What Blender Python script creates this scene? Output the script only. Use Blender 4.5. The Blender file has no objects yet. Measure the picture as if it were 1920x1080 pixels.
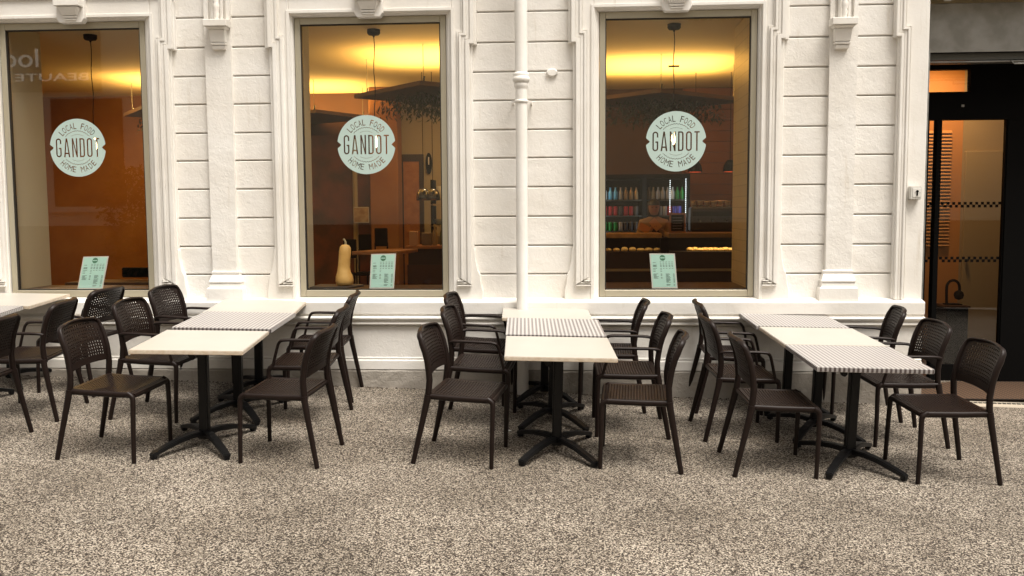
import bpy, bmesh, math, random
from math import sin, cos, pi, radians as R
from mathutils import Vector, Matrix
random.seed(7)
S = bpy.context.scene
C = S.collection

# ------------------------------------------------------------------ camera
H_EYE, DIST = 1.574, 8.087
pitch, yaw, roll = 0.0825, 0.0630, 0.0061
fw = Vector((-sin(yaw)*cos(pitch), cos(yaw)*cos(pitch), -sin(pitch)))
rt = Vector((cos(yaw), sin(yaw), 0)); dn = fw.cross(rt)
rt2 = cos(roll)*rt + sin(roll)*dn; dn2 = -sin(roll)*rt + cos(roll)*dn
cd = bpy.data.cameras.new('camera'); cam = bpy.data.objects.new('camera', cd); C.objects.link(cam)
up = -dn2; bk = -fw
cam.matrix_world = Matrix(((rt2.x, up.x, bk.x, 0), (rt2.y, up.y, bk.y, -DIST), (rt2.z, up.z, bk.z, H_EYE), (0, 0, 0, 1)))
cd.sensor_width = 36; cd.lens = 1733.4/1920*36; cd.clip_start = .05; cd.clip_end = 300
S.camera = cam

# ------------------------------------------------------------------ light
SUN_EL, SUN_AZ = R(66), R(45)          # the soft sun stands right of the camera, in front of the wall
w = bpy.data.worlds.new("World"); S.world = w; w.use_nodes = True
nt = w.node_tree; bg = nt.nodes['Background']
sky = nt.nodes.new('ShaderNodeTexSky'); sky.sky_type = 'NISHITA'; sky.sun_disc = False
sky.sun_elevation = SUN_EL; sky.sun_rotation = pi - SUN_AZ; sky.dust_density = 4; sky.air_density = 1.2
hs = nt.nodes.new('ShaderNodeHueSaturation'); hs.inputs['Saturation'].default_value = .25
mx = nt.nodes.new('ShaderNodeMix'); mx.data_type = 'RGBA'; mx.blend_type = 'MULTIPLY'; mx.inputs[0].default_value = 1
mx.inputs[7].default_value = (1.0, .945, .87, 1)
nt.links.new(sky.outputs[0], hs.inputs['Color']); nt.links.new(hs.outputs[0], mx.inputs[6])
nt.links.new(mx.outputs[2], bg.inputs[0]); bg.inputs[1].default_value = .15
sl = bpy.data.lights.new('sun', 'SUN'); sl.energy = 3.2; sl.angle = R(32); sl.color = (1, .955, .885)
so = bpy.data.objects.new('sun', sl); C.objects.link(so)
sd = Vector((sin(SUN_AZ)*cos(SUN_EL), -cos(SUN_AZ)*cos(SUN_EL), sin(SUN_EL)))
so.rotation_euler = sd.to_track_quat('Z', 'Y').to_euler()
S.view_settings.view_transform = 'Standard'; S.view_settings.look = 'None'; S.view_settings.gamma = 1
S.view_settings.exposure = 0.54
S.cycles.use_denoising = True
S.cycles.max_bounces = 10; S.cycles.transparent_max_bounces = 16
S.cycles.sample_clamp_indirect = 6

# ------------------------------------------------------------------ materials
def mat(name, col, rough=.6, metal=0, spec=.5, emit=None, es=0, bump=None, vary=None):
    m = bpy.data.materials.new(name); m.use_nodes = True
    t = m.node_tree; b = t.nodes['Principled BSDF']
    b.inputs['Base Color'].default_value = (*col, 1); b.inputs['Roughness'].default_value = rough
    b.inputs['Metallic'].default_value = metal; b.inputs['Specular IOR Level'].default_value = spec
    if emit: b.inputs['Emission Color'].default_value = (*emit, 1); b.inputs['Emission Strength'].default_value = es
    tc = t.nodes.new('ShaderNodeTexCoord')
    if vary:   # (scale, second colour, low, high)
        n = t.nodes.new('ShaderNodeTexNoise'); n.inputs['Scale'].default_value = vary[0]; n.inputs['Detail'].default_value = 6
        t.links.new(tc.outputs['Object'], n.inputs['Vector'])
        r = t.nodes.new('ShaderNodeValToRGB'); r.color_ramp.elements[0].position = vary[2]; r.color_ramp.elements[1].position = vary[3]
        r.color_ramp.elements[0].color = (*vary[1], 1); r.color_ramp.elements[1].color = (*col, 1)
        t.links.new(n.outputs['Fac'], r.inputs[0]); t.links.new(r.outputs[0], b.inputs['Base Color'])
    if bump:   # (scale, strength, distance)
        n = t.nodes.new('ShaderNodeTexNoise'); n.inputs['Scale'].default_value = bump[0]; n.inputs['Detail'].default_value = 5
        t.links.new(tc.outputs['Object'], n.inputs['Vector'])
        bu = t.nodes.new('ShaderNodeBump'); bu.inputs['Strength'].default_value = bump[1]; bu.inputs['Distance'].default_value = bump[2]
        t.links.new(n.outputs['Fac'], bu.inputs['Height']); t.links.new(bu.outputs[0], b.inputs['Normal'])
    return m

def plaster(name, col, rough_bump):
    m = bpy.data.materials.new(name); m.use_nodes = True
    t = m.node_tree; b = t.nodes['Principled BSDF']; b.inputs['Roughness'].default_value = .72; b.inputs['Specular IOR Level'].default_value = .35
    g = t.nodes.new('ShaderNodeNewGeometry')
    n1 = t.nodes.new('ShaderNodeTexNoise'); n1.inputs['Scale'].default_value = 1.7; n1.inputs['Detail'].default_value = 8
    r = t.nodes.new('ShaderNodeValToRGB'); r.color_ramp.elements[0].position = .3; r.color_ramp.elements[1].position = .65
    r.color_ramp.elements[0].color = (col[0]*.9, col[1]*.88, col[2]*.85, 1); r.color_ramp.elements[1].color = (*col, 1)
    n2 = t.nodes.new('ShaderNodeTexNoise'); n2.inputs['Scale'].default_value = 38; n2.inputs['Detail'].default_value = 4; n2.inputs['Distortion'].default_value = .8
    n3 = t.nodes.new('ShaderNodeTexNoise'); n3.inputs['Scale'].default_value = 7; n3.inputs['Detail'].default_value = 3
    ad = t.nodes.new('ShaderNodeMath'); ad.operation = 'MULTIPLY_ADD'; ad.inputs[1].default_value = 2.2
    bu = t.nodes.new('ShaderNodeBump'); bu.inputs['Strength'].default_value = rough_bump; bu.inputs['Distance'].default_value = .006
    for n in (n1, n2, n3): t.links.new(g.outputs['Position'], n.inputs['Vector'])
    t.links.new(n1.outputs['Fac'], r.inputs[0])
    mp = t.nodes.new('ShaderNodeMapping'); mp.inputs['Scale'].default_value = (9, 9, .9); t.links.new(g.outputs['Position'], mp.inputs[0])
    n4 = t.nodes.new('ShaderNodeTexNoise'); n4.inputs['Scale'].default_value = 1.6; n4.inputs['Detail'].default_value = 6; n4.inputs['Roughness'].default_value = .7; t.links.new(mp.outputs[0], n4.inputs['Vector'])
    r4 = t.nodes.new('ShaderNodeValToRGB'); r4.color_ramp.elements[0].position = .60; r4.color_ramp.elements[1].position = .80
    r4.color_ramp.elements[0].color = (1, 1, 1, 1); r4.color_ramp.elements[1].color = (.80, .76, .69, 1); t.links.new(n4.outputs['Fac'], r4.inputs[0])
    mm = t.nodes.new('ShaderNodeMix'); mm.data_type = 'RGBA'; mm.blend_type = 'MULTIPLY'; mm.inputs[0].default_value = 1
    t.links.new(r.outputs[0], mm.inputs[6]); t.links.new(r4.outputs[0], mm.inputs[7]); t.links.new(mm.outputs[2], b.inputs['Base Color'])
    t.links.new(n3.outputs['Fac'], ad.inputs[0]); t.links.new(n2.outputs['Fac'], ad.inputs[2])
    t.links.new(ad.outputs[0], bu.inputs['Height']); t.links.new(bu.outputs[0], b.inputs['Normal'])
    return m

M = {}
M['plaster'] = plaster('white_plaster', (.80, .775, .73), .5)
M['plaster_smooth'] = plaster('smooth_plaster', (.80, .775, .73), .25)
M['plinth'] = plaster('grey_plinth', (.34, .31, .27), 1.0)
M['brown_plastic'] = mat('brown_plastic', (.0110, .0058, .0043), .45, spec=.22, bump=(260, .12, .001))
M['black_metal'] = mat('black_metal', (.004, .004, .0045), .42, spec=.28)
M['cream_top'] = mat('cream_laminate', (.44, .415, .37), .4, vary=(3, (.41, .385, .34), .3, .7))
M['cream_edge'] = mat('cream_edge', (.58, .50, .40), .5, vary=(30, (.5, .40, .29), .35, .6))
M['frame_metal'] = mat('taupe_metal', (.40, .36, .27), .42, metal=.25)
M['steel'] = mat('brushed_steel', (.30, .29, .27), .42, metal=.75, vary=(6, (.22, .21, .19), .35, .6))
M['dark_steel'] = mat('dark_steel', (.10, .10, .09), .5, metal=.5)
M['black'] = mat('black_paint', (.0025, .0022, .002), .7, spec=.08)
M['seal'] = mat('black_seal', (.012, .010, .008), .6)
M['reveal'] = mat('cream_reveal', (.46, .41, .29), .7, bump=(30, .1, .003))
M['cream_tile'] = None
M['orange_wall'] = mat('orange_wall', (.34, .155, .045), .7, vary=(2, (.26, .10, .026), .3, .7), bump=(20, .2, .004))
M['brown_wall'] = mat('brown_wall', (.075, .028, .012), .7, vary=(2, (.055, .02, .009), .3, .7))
M['dark_brown'] = mat('dark_brown', (.03, .014, .008), .6)
M['ceiling'] = mat('cream_ceiling', (.70, .56, .34), .8)
M['wood'] = mat('warm_wood', (.40, .17, .05), .4, vary=(9, (.30, .11, .03), .35, .65))
M['pale_wood'] = mat('pale_wood', (.55, .33, .12), .4, vary=(9, (.42, .24, .08), .35, .65))
M['dark_wood'] = mat('dark_wood', (.05, .022, .012), .35)
M['grey_wall'] = mat('grey_green_wall', (.34, .28, .18), .7)
M['white'] = mat('white_card', (.75, .74, .70), .5)
M['mint'] = mat('mint_paper', (.55, .86, .79), .5)
M['decal'] = mat('mint_sticker', (.45, .57, .525), .5)
M['ink'] = mat('dark_ink', (.03, .05, .045), .6)
M['green_ink'] = mat('green_ink', (.08, .25, .16), .6)
M['glow'] = mat('bulb_glow', (1, .8, .4), .5, emit=(1, .72, .30), es=9)
M['led'] = mat('white_led', (1, 1, 1), .5, emit=(.85, .95, 1), es=2.2)
M['lamp_inner'] = mat('orange_lamp_inner', (.8, .12, .02), .5, emit=(1, .10, .02), es=1.3)
M['pumpkin'] = mat('butternut_skin', (.80, .50, .17), .5, vary=(12, (.66, .37, .10), .3, .7))
M['stem'] = mat('dry_stem', (.42, .34, .2), .8)
M['leaf'] = mat('green_leaf', (.035, .055, .015), .6)
M['opp_wall'] = mat('street_plaster', (.74, .66, .50), .8)
M['opp_low'] = mat('street_base', (.20, .12, .07), .8)
M['sign_board'] = mat('sign_board', (.10, .05, .03), .6)
M['sign_letter'] = mat('sign_letter', (.9, .9, .88), .5, emit=(1, .97, .9), es=.45)  # glow added so the shaded lettering shows in the pane
M['skin'] = mat('skin', (.30, .14, .08), .5); M['hair'] = mat('black_hair', (.012, .008, .006), .5)
M['shirt'] = mat('tan_shirt', (.30, .20, .11), .8); M['apron'] = mat('dark_apron', (.03, .02, .02), .8)
M['chrome'] = mat('chrome', (.20, .20, .20), .2, metal=1)
M['pastry'] = mat('pastry', (.75, .48, .16), .5, vary=(40, (.55, .28, .07), .35, .6))
M['mat'] = None

def glass(name, tint, rough=0.0, ior=1.5):
    m = bpy.data.materials.new(name); m.use_nodes = True; t = m.node_tree; t.nodes.clear()
    o = t.nodes.new('ShaderNodeOutputMaterial'); mix = t.nodes.new('ShaderNodeMixShader'); f = t.nodes.new('ShaderNodeFresnel')
    ge = t.nodes.new('ShaderNodeNewGeometry'); io = t.nodes.new('ShaderNodeMix'); io.data_type = 'FLOAT'      # same reflectance from either side of the thin pane
    io.inputs[2].default_value = ior; io.inputs[3].default_value = 1/ior
    t.links.new(ge.outputs['Backfacing'], io.inputs[0]); t.links.new(io.outputs[0], f.inputs['IOR'])
    mul = t.nodes.new('ShaderNodeMath'); mul.operation = 'MULTIPLY'; mul.inputs[1].default_value = 2.4; mul.use_clamp = True   # the four faces of a double pane
    tr = t.nodes.new('ShaderNodeBsdfTransparent'); tr.inputs[0].default_value = (*tint, 1)
    gl = t.nodes.new('ShaderNodeBsdfGlossy'); gl.inputs['Roughness'].default_value = rough
    t.links.new(f.outputs[0], mul.inputs[0]); t.links.new(mul.outputs[0], mix.inputs[0])
    t.links.new(tr.outputs[0], mix.inputs[1]); t.links.new(gl.outputs[0], mix.inputs[2]); t.links.new(mix.outputs[0], o.inputs[0])
    return m
M['glass'] = glass('window_glass', (.93, .93, .90))
M['dark_glass'] = glass('fridge_glass', (.8, .85, .85))

def tile_mat():
    m = mat('cream_tile', (.60, .50, .30), .35); t = m.node_tree; b = t.nodes['Principled BSDF']
    g = t.nodes.new('ShaderNodeNewGeometry'); mp = t.nodes.new('ShaderNodeMapping'); mp.inputs['Rotation'].default_value = (pi/2, 0, pi/2)
    sx = t.nodes.new('ShaderNodeSeparateXYZ'); cx = t.nodes.new('ShaderNodeCombineXYZ')
    br = t.nodes.new('ShaderNodeTexBrick'); br.inputs['Scale'].default_value = 1; br.inputs['Brick Width'].default_value = .30; br.inputs['Row Height'].default_value = .10
    br.inputs['Mortar Size'].default_value = .004; br.inputs['Color1'].default_value = (.60, .50, .30, 1); br.inputs['Color2'].default_value = (.56, .46, .27, 1); br.inputs['Mortar'].default_value = (.42, .35, .2, 1)
    t.links.new(g.outputs['Position'], sx.inputs[0]); t.links.new(sx.outputs[1], cx.inputs[0]); t.links.new(sx.outputs[2], cx.inputs[1])
    t.links.new(cx.outputs[0], br.inputs['Vector']); t.links.new(br.outputs[0], b.inputs['Base Color'])
    return m
M['cream_tile'] = tile_mat()

def ground_mat():
    m = bpy.data.materials.new('exposed_aggregate'); m.use_nodes = True; t = m.node_tree; b = t.nodes['Principled BSDF']
    g = t.nodes.new('ShaderNodeNewGeometry')
    v = t.nodes.new('ShaderNodeTexVoronoi'); v.inputs['Scale'].default_value = 148; v.inputs['Randomness'].default_value = 1
    n = t.nodes.new('ShaderNodeTexNoise'); n.inputs['Scale'].default_value = 115; n.inputs['Detail'].default_value = 3; n.inputs['Roughness'].default_value = .6
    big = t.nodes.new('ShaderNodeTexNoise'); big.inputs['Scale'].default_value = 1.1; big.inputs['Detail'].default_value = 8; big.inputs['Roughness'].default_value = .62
    for q in (v, n, big): t.links.new(g.outputs['Position'], q.inputs['Vector'])
    sep = t.nodes.new('ShaderNodeSeparateColor'); t.links.new(v.outputs['Color'], sep.inputs[0])
    add = t.nodes.new('ShaderNodeMath'); add.operation = 'MULTIPLY_ADD'; add.inputs[1].default_value = .42
    t.links.new(sep.outputs[0], add.inputs[0]); t.links.new(n.outputs['Fac'], add.inputs[2])
    r = t.nodes.new('ShaderNodeValToRGB'); e = r.color_ramp.elements
    e[0].position = .60; e[0].color = (.028, .019, .014, 1); e[1].position = .90; e[1].color = (.88, .82, .72, 1)
    x = e.new(.68); x.color = (.10, .074, .055, 1); x = e.new(.78); x.color = (.42, .37, .305, 1)
    t.links.new(add.outputs[0], r.inputs[0])
    r2 = t.nodes.new('ShaderNodeValToRGB'); r2.color_ramp.elements[0].position = .3; r2.color_ramp.elements[1].position = .68
    r2.color_ramp.elements[0].color = (.30, .275, .245, 1); r2.color_ramp.elements[1].color = (.62, .595, .565, 1)
    t.links.new(big.outputs['Fac'], r2.inputs[0])
    mm = t.nodes.new('ShaderNodeMix'); mm.data_type = 'RGBA'; mm.blend_type = 'MULTIPLY'; mm.inputs[0].default_value = 1
    t.links.new(r.outputs[0], mm.inputs[6]); t.links.new(r2.outputs[0], mm.inputs[7])
    # pale worn spots
    sp = t.nodes.new('ShaderNodeTexNoise'); sp.inputs['Scale'].default_value = 5.5; sp.inputs['Detail'].default_value = 5; t.links.new(g.outputs['Position'], sp.inputs['Vector'])
    r3 = t.nodes.new('ShaderNodeValToRGB'); r3.color_ramp.elements[0].position = .74; r3.color_ramp.elements[1].position = .82
    r3.color_ramp.elements[0].color = (0, 0, 0, 1); r3.color_ramp.elements[1].color = (.55, .55, .55, 1); t.links.new(sp.outputs['Fac'], r3.inputs[0])
    m2 = t.nodes.new('ShaderNodeMix'); m2.data_type = 'RGBA'; m2.inputs[7].default_value = (.55, .5, .43, 1)
    t.links.new(r3.outputs[0], m2.inputs[0]); t.links.new(mm.outputs[2], m2.inputs[6]); t.links.new(m2.outputs[2], b.inputs['Base Color'])
    b.inputs['Roughness'].default_value = .75; b.inputs['Specular IOR Level'].default_value = .3
    bu = t.nodes.new('ShaderNodeBump'); bu.inputs['Strength'].default_value = .5; bu.inputs['Distance'].default_value = .004
    t.links.new(add.outputs[0], bu.inputs['Height']); t.links.new(bu.outputs[0], b.inputs['Normal'])
    return m
M['ground'] = ground_mat()

def gingham_mat():
    m = bpy.data.materials.new('gingham_print'); m.use_nodes = True; t = m.node_tree; b = t.nodes['Principled BSDF']
    tc = t.nodes.new('ShaderNodeTexCoord'); s = t.nodes.new('ShaderNodeSeparateXYZ'); t.links.new(tc.outputs['Object'], s.inputs[0])
    outs = []
    for k in (0, 1):
        a = t.nodes.new('ShaderNodeMath'); a.operation = 'MULTIPLY'; a.inputs[1].default_value = 1/.0293; t.links.new(s.outputs[k], a.inputs[0])
        f = t.nodes.new('ShaderNodeMath'); f.operation = 'FRACT'; t.links.new(a.outputs[0], f.inputs[0])
        l = t.nodes.new('ShaderNodeMath'); l.operation = 'LESS_THAN'; l.inputs[1].default_value = .5; t.links.new(f.outputs[0], l.inputs[0]); outs.append(l)
    ad = t.nodes.new('ShaderNodeMath'); ad.operation = 'ADD'; t.links.new(outs[0].outputs[0], ad.inputs[0]); t.links.new(outs[1].outputs[0], ad.inputs[1])
    h = t.nodes.new('ShaderNodeMath'); h.operation = 'MULTIPLY'; h.inputs[1].default_value = .5; t.links.new(ad.outputs[0], h.inputs[0])
    r = t.nodes.new('ShaderNodeValToRGB'); r.color_ramp.interpolation = 'CONSTANT'; e = r.color_ramp.elements
    e[0].position = 0; e[0].color = (.58, .56, .535, 1); e[1].position = .3; e[1].color = (.30, .28, .272, 1); x = e.new(.8); x.color = (.075, .058, .055, 1)
    t.links.new(h.outputs[0], r.inputs[0]); t.links.new(r.outputs[0], b.inputs['Base Color']); b.inputs['Roughness'].default_value = .4
    return m
M['gingham'] = gingham_mat()

def mat_mat():
    m = mat('brown_doormat', (.14, .07, .03), .9); t = m.node_tree; b = t.nodes['Principled BSDF']
    g = t.nodes.new('ShaderNodeNewGeometry'); c = t.nodes.new('ShaderNodeTexChecker'); c.inputs['Scale'].default_value = 34
    mp = t.nodes.new('ShaderNodeMapping'); mp.inputs['Rotation'].default_value = (0, 0, pi/4)
    c.inputs['Color1'].default_value = (.10, .05, .02, 1); c.inputs['Color2'].default_value = (.016, .008, .005, 1)
    t.links.new(g.outputs['Position'], mp.inputs[0]); t.links.new(mp.outputs[0], c.inputs['Vector']); t.links.new(c.outputs[0], b.inputs['Base Color'])
    return m
M['mat'] = mat_mat()

# ------------------------------------------------------------------ mesh helpers
class MB:
    def __init__(self): self.v = []; self.f = []; self.smooth = []
    def add(self, vs, fs, smooth=False):
        o = len(self.v); self.v += [tuple(q) for q in vs]
        self.f += [tuple(i+o for i in f) for f in fs]; self.smooth += [smooth]*len(fs); return self
    def box(self, x0, x1, y0, y1, z0, z1):
        vs = [(x, y, z) for x in (x0, x1) for y in (y0, y1) for z in (z0, z1)]
        return self.add(vs, [(0, 1, 3, 2), (4, 6, 7, 5), (0, 4, 5, 1), (2, 3, 7, 6), (0, 2, 6, 4), (1, 5, 7, 3)])
    def prism_xz(self, pts, y0, y1):     # polygon in the wall plane, given depth
        n = len(pts); vs = [(p[0], y0, p[1]) for p in pts]+[(p[0], y1, p[1]) for p in pts]
        return self.add(vs, [tuple(range(n)), tuple(range(2*n-1, n-1, -1))]+[(i, i+n, (i+1) % n+n, (i+1) % n) for i in range(n)])
    def prism_yz(self, pts, x0, x1):
        n = len(pts); vs = [(x0, p[0], p[1]) for p in pts]+[(x1, p[0], p[1]) for p in pts]
        return self.add(vs, [tuple(range(n)), tuple(range(2*n-1, n-1, -1))]+[(i, (i+1) % n, (i+1) % n+n, i+n) for i in range(n)])
    def prism_xy(self, pts, z0, z1):
        n = len(pts); vs = [(p[0], p[1], z0) for p in pts]+[(p[0], p[1], z1) for p in pts]
        return self.add(vs, [tuple(range(n-1, -1, -1)), tuple(range(n, 2*n))]+[(i, (i+1) % n, (i+1) % n+n, i+n) for i in range(n)])
    def tube(self, path, rad, seg=10, cap=True, upv=(0, 0, 1)):   # rad: list of r or (ra, rb)
        P = [Vector(p) for p in path]; n = len(P)
        if not isinstance(rad, list): rad = [rad]*n
        vs = []; prev = None
        for i, p in enumerate(P):
            t = (P[min(i+1, n-1)]-P[max(i-1, 0)]).normalized()
            if prev is None:
                a = Vector(upv); a = a - t*a.dot(t)
                if a.length < 1e-3: a = Vector((0, 1, 0)); a = a - t*a.dot(t)
            else: a = prev - t*prev.dot(t)
            a.normalize(); prev = a; b = t.cross(a)
            ra, rb = rad[i] if isinstance(rad[i], tuple) else (rad[i], rad[i])
            for k in range(seg):
                g = 2*pi*k/seg; vs.append(p+a*cos(g)*ra+b*sin(g)*rb)
        fs = [(i*seg+k, i*seg+(k+1) % seg, (i+1)*seg+(k+1) % seg, (i+1)*seg+k) for i in range(n-1) for k in range(seg)]
        self.add(vs, fs, True)
        if cap:
            self.add(vs[:seg], [tuple(range(seg-1, -1, -1))]); self.add(vs[-seg:], [tuple(range(seg))])
        return self
    def lathe(self, prof, seg=16, o=(0, 0, 0)):      # prof (r, z)
        vs = []; n = len(prof)
        for r, z in prof:
            for k in range(seg):
                g = 2*pi*k/seg; vs.append((o[0]+r*cos(g), o[1]+r*sin(g), o[2]+z))
        fs = [(i*seg+k, i*seg+(k+1) % seg, (i+1)*seg+(k+1) % seg, (i+1)*seg+k) for i in range(n-1) for k in range(seg)]
        return self.add(vs, fs, True)
    def build(self, name, m, parent=None, bevel=0, bseg=1, subsurf=0):
        me = bpy.data.meshes.new(name); me.from_pydata(self.v, [], self.f)
        me.polygons.foreach_set('use_smooth', self.smooth)
        bm = bmesh.new(); bm.from_mesh(me)
        if bevel:
            bmesh.ops.remove_doubles(bm, verts=bm.verts, dist=1e-6)
            es = [e for e in bm.edges if len(e.link_faces) == 2 and e.calc_face_angle(0) > .5]
            bmesh.ops.bevel(bm, geom=es, offset=bevel, segments=bseg, affect='EDGES', clamp_overlap=True)
        bmesh.ops.recalc_face_normals(bm, faces=bm.faces); bm.to_mesh(me); bm.free()
        for q in (m if isinstance(m, (list, tuple)) else [m]): me.materials.append(q)
        o = bpy.data.objects.new(name, me); C.objects.link(o)
        if parent: o.parent = parent
        if subsurf:
            s = o.modifiers.new('smooth', 'SUBSURF'); s.levels = s.render_levels = subsurf
        return o

def tag(o, label=None, cat=None, group=None, kind=None):
    if label: o['label'] = label
    if cat: o['category'] = cat
    if group: o['group'] = group
    if kind: o['kind'] = kind
    return o
def empty(name, loc=(0, 0, 0)):
    e = bpy.data.objects.new(name, None); C.objects.link(e); e.location = loc; e.empty_display_size = .1; return e
def copy_tree(o, parent=None):
    c = o.copy(); C.objects.link(c); c.parent = parent
    for ch in o.children: copy_tree(ch, c)
    return c
def K(x, z, y):        # a point read on the wall plane, carried to a face standing y in front of or behind it
    s = 1+y/DIST; return (x*s, H_EYE+(z-H_EYE)*s)

# ------------------------------------------------------------------ ground
GX, GY = -.0272, .0485
def gz(x, y): return GX*x+GY*y
gm = MB(); n = 12
xs = [-40+i*80/n for i in range(n+1)]; ys = [-30, -12, -.06]
vs = [(x, y, gz(x, y) if y > -13 else gz(x, -13)) for y in (-30, -13, .9) for x in (-30, -5, 2.97, 3.0, 30)]
fs = [(r*5+k, r*5+k+1, r*5+k+6, r*5+k+5) for r in range(2) for k in range(4)]
g = MB().add(vs, fs).build('pavement', M['ground']); tag(g, kind='structure')
# saw-cut joints in the pavement: thin dark grooves lying in it
def groove(p, q, wd=.0045):
    d = Vector((q[0]-p[0], q[1]-p[1])); nrm = Vector((-d.y, d.x)).normalized()*wd/2
    pts = [(p[0]+nrm.x, p[1]+nrm.y), (q[0]+nrm.x, q[1]+nrm.y), (q[0]-nrm.x, q[1]-nrm.y), (p[0]-nrm.x, p[1]-nrm.y)]
    return [(x, y, gz(x, y)+.0025) for x, y in pts]
gj = MB()
for p, q in (((-.52, -.15), (-2.4, -7.9)), ((-.36, -.1), (2.2, -7.6))): gj.add(groove(p, q), [(0, 1, 2, 3)])
tag(gj.build('pavement_joint', mat('joint_dirt', (.07, .055, .042), .9)), kind='structure')

# ------------------------------------------------------------------ building
B = empty('cafe_building'); tag(B, 'white plastered cafe building with tall windows, pilasters and a glass entrance at its right end', 'building')
WC = [-4.405, -1.735, .918]          # window centres
XL, XR = -9.0, 2.985
BASE = -.12
JO = [3.283, 3.025, 2.776, 2.532, 2.281, 2.038, 1.787, 1.532, 1.278, 1.028, .79]
wall = MB()
# coursed wall panels
spans = [(-9.0, WC[0]-.90), (WC[0]+.88, WC[1]-.89), (WC[1]+.87, WC[2]-.89), (WC[2]+.885, 2.76)]
zt = 3.54
for (a, b) in spans:
    top = zt; crs = MB()
    for z in JO:
        crs.box(a-.02, b+.02, -.004, .0195, z+.006, top-.006); top = z
    crs.build('coursed_panel', M['plaster'], B, bevel=.006)
back = MB()
for (a, b) in spans: back.box(a-.02, b+.02, .020, .07, .70, 4.2)
for (a, b) in spans: back.box(a-.02, b+.02, -.004, .036, 3.545, 4.2)
back.build('wall', M['plaster'], B)
# wall body (piers) behind, upper storey, low wall under windows
body = MB()
PX = [(XL, WC[0]-.67, .65), (WC[0]+.66, WC[1]-.665, .45), (WC[1]+.655, WC[2]-.665, .45), (WC[2]+.66, XR-.005, 1.0)]
for a, b, d in PX: body.box(a, b, .071, d, -.4, 3.30)
body.box(XL, XR-.005, .071, .40, 3.301, 4.3)
for c in WC: body.box(c-.669, c+.659, .071, .36, -.4, .80)
body.build('pier', M['reveal'], B)
tb = MB().box(WC[2]+.648, WC[2]+.659, .12, 1.0, .885, 3.3).build('tiled_reveal', M['cream_tile'], B)

# upper facade, with unseen slabs added on it to shade the wall top
upm = MB(); upm.box(XL, 6.5, -.05, .07, 4.201, 9.5); upm.box(XL, 6.5, -.24, -.051, 4.30, 4.5); upm.box(XL, 6.5, -.20, -.051, 4.2, 4.299)
upm.build('upper_wall_shade_slab', M['plaster_smooth'], B)
upm = MB(); upm.box(XR-.004, 6.5, .071, .40, 3.45, 4.2); upm.build('lintel', M['plaster_smooth'], B)

def ear(c, s, off, y, z0=.80, shift=.036, zs=3.03, ztop=4.2):
    """vertical strip outline side: list of (x,z) going up at offset off, stepping out at the ear"""
    return off
def surround(c, left=True, right=True, name='window_surround'):
    yf = -.05; m = MB()
    sides = ([-1] if left else [])+([1] if right else [])
    for s in sides:
        out = [(.895, 4.19), (.93, 4.19), (.93, 3.01), (.893, 3.01), (.893, 1.26), (.90, 1.24), (.905, 1.16), (.925, 1.06), (.945, 1.02), (.955, .93), (.968, .88), (.968, .79)]
        poly = [(.715, .79), (.715, 4.19)]+out[1:]
        pts = [K(c+s*o, z, yf) for o, z in poly]
        m.prism_xz(pts, yf, .011)
    hd = [K(c-.714, 3.31, yf), K(c+.714, 3.31, yf), K(c+.714, 4.19, yf), K(c-.714, 4.19, yf)]
    m.prism_xz(hd, yf, .011)
    o = m.build(name, M['plaster_smooth'], B, bevel=.005)
    # splayed inner reveal down to the metal frame
    r = MB(); a = [K(c+q*.716, z, yf) for q, z in ((-1, .79), (-1, 3.312), (1, 3.312), (1, .79))]; i = [K(c+q*.668, z, .02) for q, z in ((-1, .79), (-1, 3.268), (1, 3.268), (1, .79))]
    a2 = [K(c+q*.712, z, yf-.012) for q, z in ((-1, .79), (-1, 3.309), (1, 3.309), (1, .79))]
    a3 = [K(c+q*.735, z, yf-.012) for q, z in ((-1, .79), (-1, 3.332), (1, 3.332), (1, .79))]
    a4 = [K(c+q*.737, z, yf) for q, z in ((-1, .79), (-1, 3.334), (1, 3.334), (1, .79))]
    i1 = [K(c+q*.690, z, yf+.03) for q, z in ((-1, .79), (-1, 3.287), (1, 3.287), (1, .79))]
    i2 = [K(c+q*.684, z, yf+.032) for q, z in ((-1, .79), (-1, 3.281), (1, 3.281), (1, .79))]
    rows = [(a4, yf), (a3, yf-.012), (a2, yf-.012), (i1, yf+.03), (i2, yf+.032), (i, .02), (i, .07)]
    vs = []
    for pts, y in rows: vs += [(p[0], y, p[1]) for p in pts]
    fs = [(k*4+j, k*4+j+1, k*4+j+5, k*4+j+4) for k in range(len(rows)-1) for j in range(3)]
    r.add(vs, fs); ro = r.build('splay_moulding', M['plaster_smooth'], o)
    # raised eared architrave strips
    st = MB()
    for (o0, o1, yy) in ((.83, .868, -.088), (.80, .829, -.076), (.775, .799, -.084), (.757, .774, -.064)):
        for s in sides:
            sh = .04; k1 = 3.02+(.868-o1); k2 = 3.02+(.868-o0)
            zb = .93+(.868-o1)*.6; zb2 = .93+(.868-o0)*.6
            pts = [(o0, zb2), (o1, zb), (o1, k1), (o1+sh, k1), (o1+sh, 4.18), (o0+sh, 4.18), (o0+sh, k2), (o0, k2)]
            st.prism_xz([K(c+s*p, z, yy) for p, z in pts], yy, -.049)
            # foot return towards the window
            pts = [(.738, zb), (o1-.002, zb), (o1-.002, zb-.012), (.738, zb-.012)]
            st.prism_xz([K(c+s*p, z, yy) for p, z in pts], yy, -.049)
    st.prism_xz([K(c-.95, 3.47, -.07), K(c+.95, 3.47, -.07), K(c+.95, 3.50, -.07), K(c-.95, 3.50, -.07)], -.07, -.049)
    st.build('architrave', M['plaster_smooth'], o, bevel=.004, bseg=2)
    return o
sur = [surround(c) for c in WC]
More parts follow.
